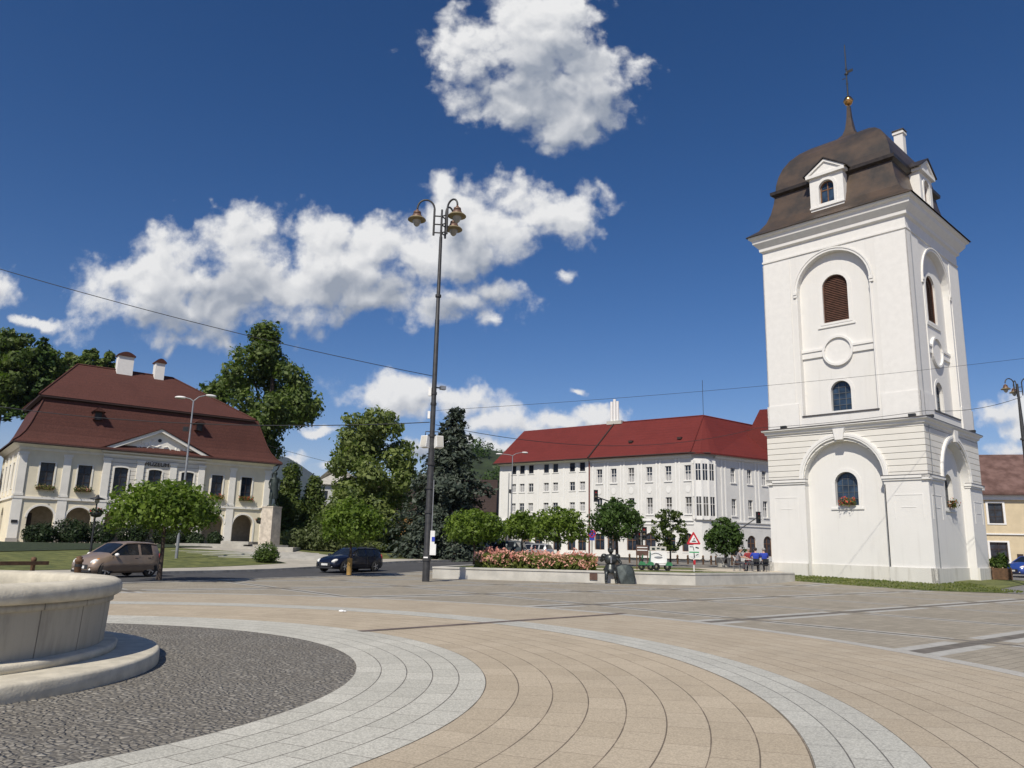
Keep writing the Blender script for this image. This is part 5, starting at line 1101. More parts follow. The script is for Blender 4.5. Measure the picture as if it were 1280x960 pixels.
# ================================================================== cars
def car(label, loc, rz, paintm, L=3.85, W=.83, Ht=1.58, wag=False, group=None, detail=True):
    t = thing('parked_car', label, 'car', loc, rz, group); k = L/3.85; hs = Ht/1.58
    if not wag: ST = [(1.9, .5, .34, .52, .60, .46, ''), (1.83, .7, .22, .66, .74, .6, ''), (1.5, .8, .19, .84, .93, .68, ''), (1.12, .83, .19, .92, 1.03, .71, ''), (.98, .83, .19, .95, 1.08, .70, 'w'), (.28, .83, .19, .97, 1.49, .62, 'w'), (.1, .83, .19, .97, 1.555, .60, 'g'), (-.5, .83, .19, .98, 1.58, .60, 'g'), (-.58, .83, .19, .98, 1.58, .60, ''), (-.64, .83, .19, .98, 1.58, .6, 'g'), (-1.3, .82, .2, .99, 1.56, .59, 'g'), (-1.42, .81, .2, .99, 1.55, .58, ''), (-1.66, .78, .22, .99, 1.51, .57, 'r'), (-1.84, .73, .24, .95, 1.05, .64, 'r'), (-1.9, .66, .3, .78, .86, .6, '')]
    else: ST = [(1.9, .52, .34, .5, .58, .5, ''), (1.84, .72, .22, .62, .70, .64, ''), (1.5, .8, .19, .80, .88, .7, ''), (.95, .83, .19, .88, .98, .73, ''), (.82, .83, .19, .9, 1.01, .71, 'w'), (.25, .83, .19, .93, 1.36, .63, 'w'), (.08, .83, .19, .93, 1.43, .61, 'g'), (-.42, .83, .19, .94, 1.46, .61, 'g'), (-.49, .83, .19, .94, 1.46, .61, ''), (-.55, .83, .19, .94, 1.46, .61, 'g'), (-1.1, .83, .19, .95, 1.45, .6, 'g'), (-1.17, .83, .19, .95, 1.45, .6, ''), (-1.22, .83, .19, .95, 1.45, .6, 'g'), (-1.6, .8, .2, .96, 1.42, .58, 'g'), (-1.7, .78, .22, .96, 1.36, .57, 'r'), (-1.86, .74, .24, .92, 1.0, .64, 'r'), (-1.9, .68, .3, .74, .82, .62, '')]
    body, glass = MB(), MB(); rings = []
    for x, w, zb, zl, zt, wt, f in ST:
        half = [(w*.84, zb), (w, zb+.13), (w*1.01, (zb+zl)*.52), (w*.965, zl), (wt, zt-.07), (wt*.8, zt-.01), (0, zt+.012)]
        ring = [(x*k, -y, z*hs) for y, z in half]+[(x*k, y, z*hs) for y, z in half[-2::-1]]
        rings.append(ring)
    m_ = len(rings[0]); V = [p for r in rings for p in r]
    bf, gf = [], []
    for i in range(len(ST)-1):
        fa, fb = ST[i][6], ST[i+1][6]
        for j in range(m_-1):
            f = (i*m_+j, i*m_+j+1, (i+1)*m_+j+1, (i+1)*m_+j)
            side = j in (3, m_-5); topj = 4 <= j <= m_-6
            isg = (fa == 'g' and fb in 'g' and fb != '' and side) or (fa == 'w' and fb == 'w' and (topj or side)) or (fa == 'w' and fb == 'g' and side) or (fa == 'r' and fb == 'r' and topj) or (fa == 'g' and fb == '' and side and False)
            (gf if isg else bf).append(f)
        bf.append(((i+1)*m_, (i+1)*m_+m_-1, i*m_+m_-1, i*m_))
    bf += [tuple(range(m_))[::-1], tuple(range((len(ST)-1)*m_, len(ST)*m_))]
    body.add(V, bf, True); glass.add(V, gf, False)
    wi = [i for i, s_ in enumerate(ST) if s_[6] == 'w']
    for j in (4, m_-5):
        body.tube([V[wi[0]*m_+j], V[wi[1]*m_+j], V[(wi[1]+1)*m_+j]], .035, 6)
        body.tube([V[i*m_+j] for i in range(wi[1], len(ST)-2)], .03, 6)
    bo = body.build('body', M[paintm], t)
    grp = {}
    for f in gf:
        i, j = f[0]//m_, f[0] % m_; side = 'L' if j == 3 else 'R' if j == m_-5 else 'T'
        k_ = ('windscreen',) if side == 'T' and ST[i][6] == 'w' else ('rear_window',) if side == 'T' else ('side_window', side, sum(1 for q in ST[:i+1] if q[6] == ''))
        grp.setdefault(k_, []).append(f)
    for k_, fl in grp.items():
        used = sorted({q for f in fl for q in f}); ix = {q: n_ for n_, q in enumerate(used)}; g2 = MB(); g2.add([V[q] for q in used], [tuple(ix[q] for q in f) for f in fl]); g2.build(k_[0], M['car_glass'], t)
    ax = (1.24 if not wag else 1.2)*k; wr = .31*hs**.5 if not wag else .315
    for sx in (1, -1):
        for sy in (1, -1):
            mb = MB(); mb.lathe([(.19, -.1), (wr*.93, -.1), (wr, -.06), (wr, .06), (wr*.93, .1), (.19, .1)], n=24)
            wh = mb.build('wheel', M['tyre'], t, (sx*ax, sy*(W-.085), wr)); wh.rotation_euler = (R(-90)*sy, 0, 0)
            mb = MB(); mb.lathe([(.215, .09), (.2, .1), (.19, .06)], n=20); mb.lathe([(0, .105), (.05, .1), (.06, .07)], n=10)
            for a in range(5): mb.box((.12*cos(a*2*pi/5), .12*sin(a*2*pi/5), .085), (.19, .05, .025), a*2*pi/5)
            mb.build('rim', M['rim'], wh); mb = MB(); mb.lathe([(0, .05), (.2, .05)], n=16); mb.build('hub', M['black'], wh)
    if not detail: return t
    for sy in (1, -1):
        for sx in (1, -1):
            tr = MB(); tr.add([(sx*ax+(wr+.055)*cos(a), sy*(W+.004), wr+(wr+.055)*sin(a)) for a in np.linspace(-.15, pi+.15, 14)], [tuple(range(14))]); tr.build('wheel_arch', M['plastic'], t)
        tr = MB()
        tr.b2(-1.3*k, .95*k, sy*(W+.002)-.012, sy*(W+.002)+.012, .42, .48) if not wag else None
        for x in ((.95 if not wag else .8), -.54 if not wag else -.49, -1.3 if not wag else -1.12): tr.b2(x*k-.006, x*k+.006, sy*(W+.006)-.008, sy*(W+.006)+.008, .3, .93*hs)
        tr.b2(-.45*k, -.28*k, sy*(W+.0)-.02, sy*(W+.0)+.02, .82*hs, .85*hs); tr.b2(-1.2*k, -1.03*k, sy*(W)-.02, sy*(W)+.02, .83*hs, .86*hs); tr.build('side_trim', M['plastic'], t)
    tr = MB(); tr.b2(1.84*k, 1.905*k, -.42, .42, .36*hs, .56*hs); tr.b2(1.75*k, 1.92*k, -.6, .6, .22, .31); tr.build('grille', M['plastic'], t); tr = MB(); tr.b2(-1.93*k, -1.85*k, -.6, .6, .28, .38); tr.build('rear_bumper', M['plastic'], t)
    for sy in (1, -1):
        mb = MB(); mb.sphere((0, 0, 0), (.2, .12, .1), 10, 8); o = mb.build('headlight', M['headlight'], t, ((1.68 if not wag else 1.74)*k, sy*.6, .70*hs if not wag else .66*hs), -sy*.55); o.rotation_euler.y = .35
        if not wag: mb = MB(); mb.sphere((-.1, sy*.02, .05), (.1, .06, .04), 8, 6); mb.build('indicator', M['amber'], o)
        mb = MB(); mb.sphere((0, 0, 0), (.07, .09, .17), 8, 6); mb.build('tail_light', M['red_light'], t, (-1.78*k, sy*.68, .88*hs))
        mb = MB(); mb.sphere((0, 0, 0), (.08, .12, .075), 10, 6); mb.build('mirror', M[paintm] if wag else M['white_frame'], t, (.82*k if not wag else .7*k, sy*(W+.1), .99*hs))
        mb = MB(); mb.sphere((0, 0, 0), (.05, .08, .06), 8, 5); mb.build('fog_light', M['headlight'], t, (1.84*k, sy*.5, .33))
        if wag: mb = MB(); mb.tube([(0, sy*.57, 1.42*hs), (-.1, sy*.57, 1.5*hs), (-1.4*k, sy*.55, 1.48*hs), (-1.5*k, sy*.55, 1.41*hs)], .018, 6); mb.build('roof_rail', M['black'], t)
    mb = MB(); mb.box((1.925*k, 0, .43), (.015, .48, .11)); mb.build('number_plate', M['plate'], t)
    mb = MB(); mb.tube([(-1.3*k, .1, 1.5*hs), (-1.5*k, .1, 1.72*hs)], .01, 4); mb.build('aerial', M['black'], t)
    return t
HDG = atan2(-.891, -.454)
p = Vector((-16.95, 34.35, 0)); car('beige small minivan parked on the road behind the fountain', (p.x, p.y, h(p.x, p.y)+.01), HDG, 'car_beige', 3.35, .8, 1.5)
p = Vector((-9.1, 45.6, 0)); car('dark navy estate car driving on the road behind a small tree', (p.x, p.y, h(p.x, p.y)+.01), HDG-R(6), 'car_navy', 4.0, .85, 1.5, True)
g_ = 'cars parked before the plain white block'
def pk(lab, px, Y, rz, pm, L, Ht, wag): p = P(px, Y, 700, .02); car(lab, p, rz, pm, L, .85, Ht, wag, g_, True)
pk('cream van seen behind the flower bed, leftmost of the parked cars', 604, 74, R(160), 'car_white', 4.2, 1.85, False)
pk('dark grey off-road car parked behind the flower bed', 628, 71, R(165), 'car_slate', 4.3, 1.8, True)
pk('blue-grey hatchback between the dark off-road car and the silver estate', 645, 79, R(150), 'car_navy', 4.1, 1.5, False)
pk('silver estate car at the right end of the parked cars', 662, 73, R(150), 'car_silver', 4.4, 1.55, True)
q = at(1291, 722, 56); car('bright blue car at the right edge beside the flower tub', (q.x, 56, h(q.x, 56)+.01), R(200), 'car_blue', 4.0, .85, 1.5, False)

# ================================================================== figures
def skin(J, rad, edges, root, f=1., lv=1):
    names = list(J); idx = {n: i for i, n in enumerate(names)}; me = bpy.data.meshes.new('sk')
    used = sorted({n for e in edges for n in e}, key=lambda n: idx[n]); ix = {n: i for i, n in enumerate(used)}
    me.from_pydata([J[n] for n in used], [(ix[a], ix[b_]) for a, b_ in edges], []); o = bpy.data.objects.new('sk', me); COL.objects.link(o)
    sm = o.modifiers.new('s', 'SKIN'); sb = o.modifiers.new('b', 'SUBSURF'); sb.levels = lv; sb.render_levels = lv; sm.use_smooth_shade = True
    if not me.skin_vertices: 
        bpy.context.view_layer.objects.active = o; o.select_set(True); bpy.ops.mesh.customdata_skin_add() if not me.skin_vertices else None
    for n in used: v = me.skin_vertices[0].data[ix[n]]; r = rad[n]*f; v.radius = (r, r) if not isinstance(r, tuple) else r; v.use_root = (n == root)
    bpy.context.view_layer.update(); dg = bpy.context.evaluated_depsgraph_get(); m2 = bpy.data.meshes.new_from_object(o.evaluated_get(dg)); bpy.data.objects.remove(o); bpy.data.meshes.remove(me)
    mb = MB(); mb.add([v.co for v in m2.vertices], [tuple(p.vertices) for p in m2.polygons], True); bpy.data.meshes.remove(m2); return mb
def hand(mb, w, d, side=1, s=1.):
    """palm and five curled tapering fingers from wrist w in direction d"""
    w, d = Vector(w), Vector(d).normalized(); a = d.cross(Vector((0, 0, 1))); a = a.normalized() if a.length > .1 else Vector((1, 0, 0)); n = a.cross(d)
    mb.tube([w, w+d*.045*s, w+d*.09*s], [.026*s, .042*s, .036*s], 8)
    for i, (o_, l) in enumerate(((-.03, .065), (-.01, .078), (.01, .074), (.03, .058))):
        b0 = w+d*.085*s+a*o_*s; mb.tube([b0, b0+d*l*.5*s-n*.01*s, b0+d*l*.85*s-n*.035*s], [.0105*s, .009*s, .007*s], 5)
    b0 = w+d*.03*s-a*.035*side*s; mb.tube([b0, b0+d*.03*s-a*.03*side*s, b0+d*.06*s-a*.035*side*s-n*.015*s], [.013*s, .011*s, .008*s], 5)
def seated_J(armL, armR, kneeL=(-.13, -.42, .47), kneeR=(.13, -.42, .47), footL=(-.15, -.45, .06), footR=(.15, -.45, .06), lean=0):
    J = dict(pelvis=(0, 0, .53), spine=(0, -.02-lean*.3, .74), chest=(0, -.02-lean*.6, .96), neck=(0, -.03-lean*.9, 1.14), jaw=(0, -.06-lean, 1.21), head=(0, -.05-lean, 1.29), crown=(0, -.04-lean, 1.37))
    for s, arm, kn, ft, n in ((-1, armL, kneeL, footL, 'L'), (1, armR, kneeR, footR, 'R')):
        J['hip'+n] = (s*.09, -.05, .5); J['knee'+n] = kn; J['ankle'+n] = (ft[0], ft[1]+.03, ft[2]+.03); J['toe'+n] = (ft[0], ft[1]-.17, ft[2]-.02)
        J['sh'+n] = (s*.19, -.02-lean*.7, 1.06); J['el'+n] = arm[0]; J['wr'+n] = arm[1]
    return J
def standing_J(armL, armR, step=.12):
    J = dict(pelvis=(0, 0, .95), spine=(0, 0, 1.14), chest=(0, -.01, 1.33), neck=(0, -.01, 1.5), jaw=(0, -.04, 1.58), head=(0, -.03, 1.66), crown=(0, -.02, 1.74))
    for s, arm, n in ((-1, armL, 'L'), (1, armR, 'R')):
        f = -step if s < 0 else step*.4
        J['hip'+n] = (s*.09, 0, .9); J['knee'+n] = (s*.11, f*.6-.03, .5); J['ankle'+n] = (s*.12, f+.04, .08); J['toe'+n] = (s*.14, f-.16, .03)
        J['sh'+n] = (s*.19, 0, 1.42); J['el'+n] = arm[0]; J['wr'+n] = arm[1]
    return J
RADJ = dict(pelvis=.135, spine=.12, chest=.14, neck=.055, jaw=.068, head=.092, crown=.06)
for n_ in 'LR': RADJ.update({'hip'+n_: .09, 'knee'+n_: .06, 'ankle'+n_: .045, 'toe'+n_: .035, 'sh'+n_: .065, 'el'+n_: .045, 'wr'+n_: .03})
EB = [('pelvis', 'spine'), ('spine', 'chest'), ('chest', 'neck'), ('neck', 'jaw'), ('jaw', 'head'), ('head', 'crown')]
EA = [(a+n_, b_+n_) for n_ in 'LR' for a, b_ in (('sh', 'el'), ('el', 'wr'))]+[('chest', 'shL'), ('chest', 'shR')]
EL = [(a+n_, b_+n_) for n_ in 'LR' for a, b_ in (('hip', 'knee'), ('knee', 'ankle'), ('ankle', 'toe'))]+[('pelvis', 'hipL'), ('pelvis', 'hipR')]
def figure(name, label, cat, loc, rz, J, bodym, scale=1., shirt=None, trousers=None, hair=None, group=None, eyes=True, bulk=1.):
    t = thing(name, label, cat, loc, rz, group); mb = skin(J, {k_: v_*(bulk if k_ not in ('neck', 'jaw', 'head', 'crown') else 1.1 if bulk > 1 else 1) for k_, v_ in RADJ.items()}, EB+EA+EL, 'pelvis')
    hd = Vector(J['head']); mb.lathe([(.018, -.02), (.012, .0), (.004, .025)], (hd.x, hd.y-.098, hd.z-.02), 6)
    for s in (-1, 1): mb.sphere((hd.x+s*.09, hd.y+.01, hd.z-.005), (.014, .025, .035), 6, 5)
    mb.sphere((hd.x, hd.y-.085, hd.z-.07), (.028, .012, .008), 6, 4)
    for n_, s in (('L', -1), ('R', 1)): hand(mb, J['wr'+n_], Vector(J['wr'+n_])-Vector(J['el'+n_]), s)
    body = mb.build('body', M[bodym], t); body.scale = (scale,)*3
    if eyes: e = MB(); [e.sphere((hd.x+s*.033, hd.y-.086, hd.z+.008), (.012, .008, .009), 6, 4) for s in (-1, 1)]; e.build('eyes', M['black'], body)
    if shirt:
        J = dict(J); J['collar'] = tuple(Vector(J['chest']).lerp(Vector(J['neck']), .62)); short = [(a+n_, b_+n_) for n_ in 'LR' for a, b_ in (('sh', 'el'),)]+[('chest', 'shL'), ('chest', 'shR'), ('pelvis', 'spine'), ('spine', 'chest'), ('chest', 'collar')]
        skin(J, {**RADJ, 'pelvis': .15, 'collar': .095, 'chest': .15}, short, 'spine', 1.13).build('shirt', M[shirt], body)
    if trousers: skin(J, {**RADJ, 'pelvis': .14}, [e for e in EL if 'toe' not in e[1]], 'pelvis', 1.14).build('trousers', M[trousers], body); skin(J, RADJ, [('ankleL', 'toeL')], 'ankleL', 1.2).build('shoe', M['black'], body); skin(J, RADJ, [('ankleR', 'toeR')], 'ankleR', 1.2).build('shoe', M['black'], body)
    if hair: e = MB(); e.sphere((hd.x, hd.y+.02, hd.z+.035), (.1, .108, .098), 12, 8); e.build('hair', M[hair], body)
    return t, body
# seated knight on the planter wall
J = seated_J(((-.42, -.06, .86), (-.36, -.3, 1.02)), ((.42, -.1, .8), (.3, -.36, .62)), (-.2, -.44, .44), (.16, -.4, .45), (-.22, -.5, .03), (.2, -.36, .03))
kx = 5.15; ky = PA.y+(PB.y-PA.y)*(kx-PA.x)/(PB.x-PA.x)
kn, body = figure('knight_statue', 'dark bronze knight in plumed helmet sitting on the low wall', 'statue', (kx, ky+.12, .0), R(-4), J, 'bronze', 1.22, eyes=False, bulk=1.42)
e = MB(); hd = Vector(J['head']); e.sphere((hd.x, hd.y+.01, hd.z+.03), (.125, .135, .14), 14, 9); e.box((hd.x, hd.y-.13, hd.z+.0), (.17, .06, .05)); e.tube([(hd.x, hd.y, hd.z+.15), (hd.x, hd.y+.03, hd.z+.26)], [.03, .04], 6); e.sphere((hd.x-.01, hd.y+.02, hd.z+.31), (.075, .1, .09), 8, 6); e.sphere((hd.x, hd.y+.07, hd.z+.25), (.06, .09, .08), 8, 6); e.build('helmet', M['bronze'], body)
e = MB(); e.sphere((0, -.07, .93), (.26, .16, .24), 14, 10); e.lathe([(.29, .40), (.31, .55), (.24, .64), (.2, .74)], (0, -.02, 0), 16); [e.sphere((s*.27, -.02, 1.07), (.13, .13, .11), 10, 6) for s in (-1, 1)]; e.build('armour', M['bronze'], body)
e = MB(); e.box((0, -.235, .93), (.05, .02, .26)); e.build('breast_ridge', M['grey_metal'], body)
M['shield'] = pmat('shield', (.075, .09, .085), .5, metal=.4, var=.3, scale=4)
sh = MB(); n = 18; out = []
out = [(-.24, .0), (.1, .0), (.42, .02), (.43, .3), (.41, .55), (.36, .74), (.24, .86), (.05, .91), (-.18, .91), (-.44, .86), (-.41, .62), (-.37, .4), (-.32, .2), (-.28, .08)]; n = len(out)
vs = [(x, -.08*(1-(x/.5)**2), z) for x, z in out]+[(x, .04-.08*(1-(x/.5)**2), z) for x, z in out]+[(0, -.15, .47), (0, -.1, .47)]
sh.add(vs, [(i, (i+1) % n, 2*n) for i in range(n)]+[(n+(i+1) % n, n+i, 2*n+1) for i in range(n)]+[(i, n+i, n+(i+1) % n, (i+1) % n) for i in range(n)])
so = thing('shield', 'big dark oval shield propped against the knight’s leg', 'shield', (kx+.66, ky-.52, .0), R(8)); ob = sh.build('plate', M['shield'], so); ob.rotation_euler.x = R(-9)
mb = MB(); mb.band([(x*1.0, z) for x, z in out], -.04, -.07, -.0, True); mb.build('border', M['bronze'], ob)
# statue on its pedestal by the museum
PX, PY = X(337, 63.5, 670), 63.5; PZ = h(PX, PY)+.1
pz = at(338, 633, 63.5).z
ped = thing('pedestal', 'tall pale stone pedestal carrying the bronze statue', 'pedestal', (PX, PY, PZ), R(-24))
mb = MB(); mb.rings([(-.6, .6, -.56, .56, .35), (-.55, .55, -.52, .52, pz-PZ-.12)]); mb.rings([(-.58, .58, -.55, .55, pz-PZ-.12), (-.58, .58, -.55, .55, pz-PZ)]); mb.build('shaft', M['travertine'], ped)
mb = MB(); mb.b2(-1.1, 1.1, -1.05, 1.05, 0, .35); mb.build('base', M['concrete'], ped)
tr_ = MB(); tr_.b2(-6.3, -1.2, -2.1, 2.2, -.4, .38); tr_.b2(-1.2, 2.6, -2.1, 2.2, -.4, .25); tr_.b2(-3, -.9, -1.8, 1.8, .38, .62)
tag(tr_.build('stone_platform', M['concrete'], None, (PX-.4, PY+.2, PZ-.05), R(6)), 'low grey stone platform around the statue pedestal', 'platform')
J = standing_J(((-.27, .06, 1.16), (-.24, -.14, .98)), ((.26, .04, 1.16), (.22, .0, .93)), .14)
stt, body = figure('bronze_statue', 'dark green bronze standing man in a long coat on the pedestal', 'statue', (PX+.05, PY, pz), R(20), J, 'bronze_green', 1.6, eyes=False)
e = MB(); e.lathe([(.225, .4), (.21, .75), (.175, 1.05), (.2, 1.3), (.1, 1.47)], (0, .03, 0), 16, squash=.72); e.build('coat', M['bronze_green'], body)
e = MB(); e.sphere((J['head'][0], J['head'][1]+.015, J['head'][2]+.03), (.1, .11, .1), 10, 7); e.build('hair', M['bronze_green'], body)
e = MB(); e.b2(-.45, .45, -.4, .4, -.02, .06); e.build('plinth_plate', M['bronze_green'], stt)
for i in range(4):
    q = Vector(tn(41.5, 37.4+i*1.5)); mb = MB(); mb.b2(-5, 5, -.18, .18, -.1, .12); tag(mb.build('stone_step', M['concrete_light'], None, (q.x, q.y, h(q.x, q.y)+.1), atan2(RD.y, RD.x)-R(38)), 'long low stone step on the paved way up to the statue', 'step', 'steps up to the statue')

# ================================================================== cafe group beside the tower
def chair(label, loc, rz, mat='iron'):
    t = thing('chair', label, 'chair', loc, rz, 'cafe chairs'); mb = MB(); mb.box((0, 0, .43), (.44, .42, .04)); mb.build('seat', M[mat], t)
    mb = MB(); mb.box((0, .2, .66), (.38, .03, .2), rx=R(-8)); mb.build('backrest', M[mat], t)
    for x in (-.19, .19):
        for y in (-.18, .18): mb = MB(); mb.tube([(x, y, 0), (x, y, .42 if y < 0 else .6)], .015, 6); mb.build('leg', M['grey_metal'], t)
CZ = .54
def cp(px, Y): return Vector((X(px, Y, 705), Y, CZ))
flat('cafe_terrace', [(12.6, 45.4), (16.3, 45.9), (17.2, 50), (15.5, 54.5), (12.5, 54.5)], .541, M['path'])
tb_ = cp(937, 48.2)
tt = thing('cafe_table', 'small white table among the sitting people', 'table', tb_); mb = MB(); mb.lathe([(0, .7), (.42, .7), (.42, .73), (0, .73)], n=20, smooth=False); mb.build('tabletop', M['sign_white'], tt); mb = MB(); mb.tube([(0, 0, 0), (0, 0, .7)], .03, 8); mb.lathe([(.25, 0), (.22, .03), (0, .05)], n=12); mb.build('leg', M['grey_metal'], tt)
ps = [('grey haired person in a grey shirt leaning forward on a chair', 921, 47.6, R(62), 'shirt_grey', 'hair_grey', .22, 'brown_board', 'brown chair under the person in the grey shirt'),
      ('person in a dark red shirt sitting behind the white table', 936, 49.4, R(-10), 'shirt_red', 'hair_grey', .05, 'red', 'red chair under the person in the dark red shirt'),
      ('dark haired person in a blue shirt sitting with back to the square', 945, 47.3, R(170), 'shirt_blue', 'hair_dark', .0, 'iron', 'dark chair under the dark haired person in blue'),
      ('person in a blue shirt half hidden by the tower wall', 955.5, 47.6, R(185), 'shirt_blue', 'hair_grey', .0, 'iron', 'dark chair half hidden by the tower wall')]
for lab, px, Y, rz, shm, hm, ln, cm, cl in ps:
    J = seated_J(((-.3, -.1-ln, .84), (-.2, -.34-ln, .8)), ((.3, -.1-ln, .84), (.2, -.34-ln, .8)), lean=ln)
    q = cp(px, Y); chair(cl, q, rz, cm); figure('person', lab, 'person', q, rz, J, 'skin', 1.0, shm, 'trousers', hm, 'people sitting beside the tower')

# ================================================================== street furniture
# cargo cart
ct = thing('cargo_cart', 'small green and white pedal cart with a white picture panel', 'cart', (X(817, 45.2, 712), 45.2, .54), R(-4)); ct.scale = (.8, .8, .92)
mb = MB(); mb.b2(-.28, .95, -.04, .04, .45, 1.15); mb.b2(-.15, .95, -.3, .3, .32, .42); mb.build('panel', M['white_frame'], ct)
mb = MB(); mb.b2(-.25, .92, -.06, .06, 1.2, 1.45); mb.build('top_panel', M['concrete_light'], ct)
mb = MB()
for i, (x, z, w_, h_) in enumerate([(.0, 1.3, .22, .14), (.35, 1.33, .2, .1), (.68, 1.28, .24, .12)]): mb.box((x, -.066, z), (w_, .004, h_))
mb.build('picture', M['bronze_green'], ct)
mb = MB(); mb.tube([(-.15, -.046, .98), (.1, -.046, 1.05), (.35, -.046, 1.02), (.6, -.046, .9)], .03, 6); mb.sphere((.35, -.042, .78), (.3, .006, .08), 12, 6); mb.build('picture', M['grey_metal'], ct)
mb = MB()
for x in (-.85, -.25, 1.05):
    mb.xz([(x-.26, .3), (x+.26, .3), (x+.2, .48), (x-.1, .54)], -.4, -.1)
mb.tube([(-1., -.2, .35), (1.1, -.2, .35)], .04, 6); mb.tube([(-.9, -.2, .4), (-.75, -.2, .95)], .03, 6); mb.tube([(-.3, -.2, .4), (-.25, -.2, 1.2)], .03, 6); mb.build('frame', M['green'], ct)
mb = MB(); mb.b2(-.95, -.72, -.3, .1, .6, .68); mb.build('seat', M['black'], ct)
for x in (-.85, -.2, .2, .98):
    for y in (-.35, .35):
        mb = MB(); mb.lathe([(.12, -.04), (.2, -.045), (.22, 0), (.2, .045), (.12, .04)], n=18); w_ = mb.build('wheel', M['tyre'], ct, (x, y, .22)); w_.rotation_euler.x = pi/2
ib = thing('information_board', 'brown wooden notice board with white lines left of the pedal cart', 'sign', (X(803, 46.2, 710), 46.2, .54))
mb = MB(); mb.b2(-.36, .36, -.03, .03, .8, 1.4); mb.build('board', M['brown_board'], ib)
mb = MB(); [mb.b2(-.3, .3, -.036, -.032, z, z+.05) for z in (1.24, 1.08)]; mb.build('marking', M['sign_white'], ib)
mb = MB(); [mb.tube([(x, 0, 0), (x, 0, 1.35)], .03, 6) for x in (-.32, .32)]; mb.build('post', M['wood_post'], ib)
# warning sign
WS = at(867, 690, 45.0); ws_ = thing('warning_sign', 'red bordered white triangle warning sign above a white direction plate', 'road sign', (WS.x, 45.0, .5), R(6))
def wz(y): return at(867, y, 45.0).z-.5
mb = MB(); mb.tube([(0, 0, 0), (0, 0, wz(666))], .035, 8); mb.build('post', M['sign_white'], ws_)
mb = MB(); mb.box((0.02, -.03, wz(703)), (.11, .08, .24)); mb.build('post_band', M['red'], ws_)
def tri(s, zc): return [(-s, zc-s*.577), (s, zc-s*.577), (0, zc+s*1.155)]
zc = wz(675.0)
def rtri(s, zc, r):
    c = tri(s, zc); out = []
    for i in range(3):
        a = Vector(c[i]); p_ = Vector(c[i-1]); n_ = Vector(c[(i+1) % 3]); out += [tuple(a+(p_-a).normalized()*r), tuple(a+(n_-a).normalized()*r)]
    return out
mb = MB(); mb.xz(rtri(.43, zc, .06), -.06, -.04); tp = mb.build('triangle_plate', M['red'], ws_)
mb = MB(); mb.xz(rtri(.26, zc, .02), -.066, -.0605); mb.build('triangle_face', M['sign_white'], tp)
mb = MB(); mb.xz([(-.12, zc-.1), (.14, zc-.1), (.13, zc-.05), (.02, zc-.02), (-.04, zc-.04), (-.1, zc-.05)], -.07, -.0665); mb.xz([(-.02, zc+.01), (.05, zc+.03), (.06, zc+.13), (.01, zc+.1)], -.07, -.0665); mb.build('symbol', M['black'], tp)
mb = MB(); mb.b2(-.31, .33, -.06, -.04, wz(697.5), wz(681.5)); dp_ = mb.build('direction_plate', M['sign_white'], ws_)
mb = MB(); mb.b2(-.28, .3, -.064, -.0605, wz(691), wz(689.5)); mb.build('direction_marking', M['sign_green'], dp_)
mb = MB(); mb.tube([(-.25, -.064, wz(683.5)), (-.05, -.064, wz(683.5)), (0, -.064, wz(688))], .022, 5); mb.tube([(.1, -.064, wz(684)), (.28, -.064, wz(685))], .035, 5); mb.tube([(.0, -.064, wz(691)), (.02, -.064, wz(697))], .03, 5); mb.tube([(.1, -.064, wz(694)), (.26, -.064, wz(692.5))], .02, 5); mb.build('direction_marking', M['iron'], dp_)
# traffic lights
def signal(parent, c, rz=0, s=1.):
    mb = MB(); mb.box((0, 0, 0), (.32*s, .22*s, .95*s)); [mb.box((0, -.16*s, z*s), (.26*s, .14*s, .03*s)) for z in (.42, .12, -.18)]; b0 = mb.build('signal_head', M['black'], parent, c, rz)
    for z, mt in ((.3, 'red_light'), (0, 'lamp_olive'), (-.3, 'bronze_green')): mb = MB(); mb.sphere((0, -.11*s, z*s), (.1*s, .02, .1*s), 10, 6); mb.build('lens', M[mt], b0)
def tlight(label, px, Y, heads, arm=None, top=None):
    p = P(px, Y, 700); t = thing('traffic_light', label, 'traffic light', p); zt = at(px, top, Y).z-p.z; mb = MB(); mb.tube([(0, 0, -.1), (0, 0, zt)], .07, 8)
    if arm: e = at(arm[0], arm[1], Y); mb.tube([(0, 0, zt-.1), (e.x-p.x, -.1, e.z-p.z)], .05, 6)
    mb.build('pole', M['iron'], t)
    for hx, hy, rz in heads: e = at(hx, hy, Y); signal(t, (e.x-p.x, -.2, e.z-p.z), rz, 1.05)
tlight('traffic light hanging on an arm before the dark red downpipe', 764, 66, [(744.5, 620, 0)], (745, 621), 626)
tlight('traffic light with two heads behind the pedal cart', 803, 60, [(797.5, 673, R(50)), (805, 667, R(-20))], None, 662)
tlight('traffic light on a slanting arm left of the tower', 925, 68, [(947, 647, R(30))], (946, 647), 661)
ns = thing('parking_sign', 'round blue and red no stopping sign over a small blue plate', 'road sign', P(740, 64, 700)); nz_ = lambda y: at(740, y, 64).z-ns.location.z
mb = MB(); mb.tube([(0, 0, -.1), (0, 0, nz_(660))], .04, 8); mb.build('post', M['grey_metal'], ns)
mb = MB(); mb.lathe([(0, 0), (.32, 0), (.32, .03), (0, .03)], n=20, smooth=False); o = mb.build('round_plate', M['red'], ns, (0, -.05, nz_(667))); o.rotation_euler.x = pi/2
mb = MB(); mb.lathe([(0, .036), (.25, .036)], n=20, smooth=False); mb.build('round_face', M['sign_blue'], o)
for a in (1, -1): mb = MB(); mb.box((0, 0, .042), (.5, .05, .008), a*pi/4); mb.build('cross_bar', M['red'], o)
mb = MB(); mb.b2(-.2, .2, -.06, -.04, nz_(675.5), nz_(670.5)); mb.build('blue_plate', M['sign_blue'], ns)
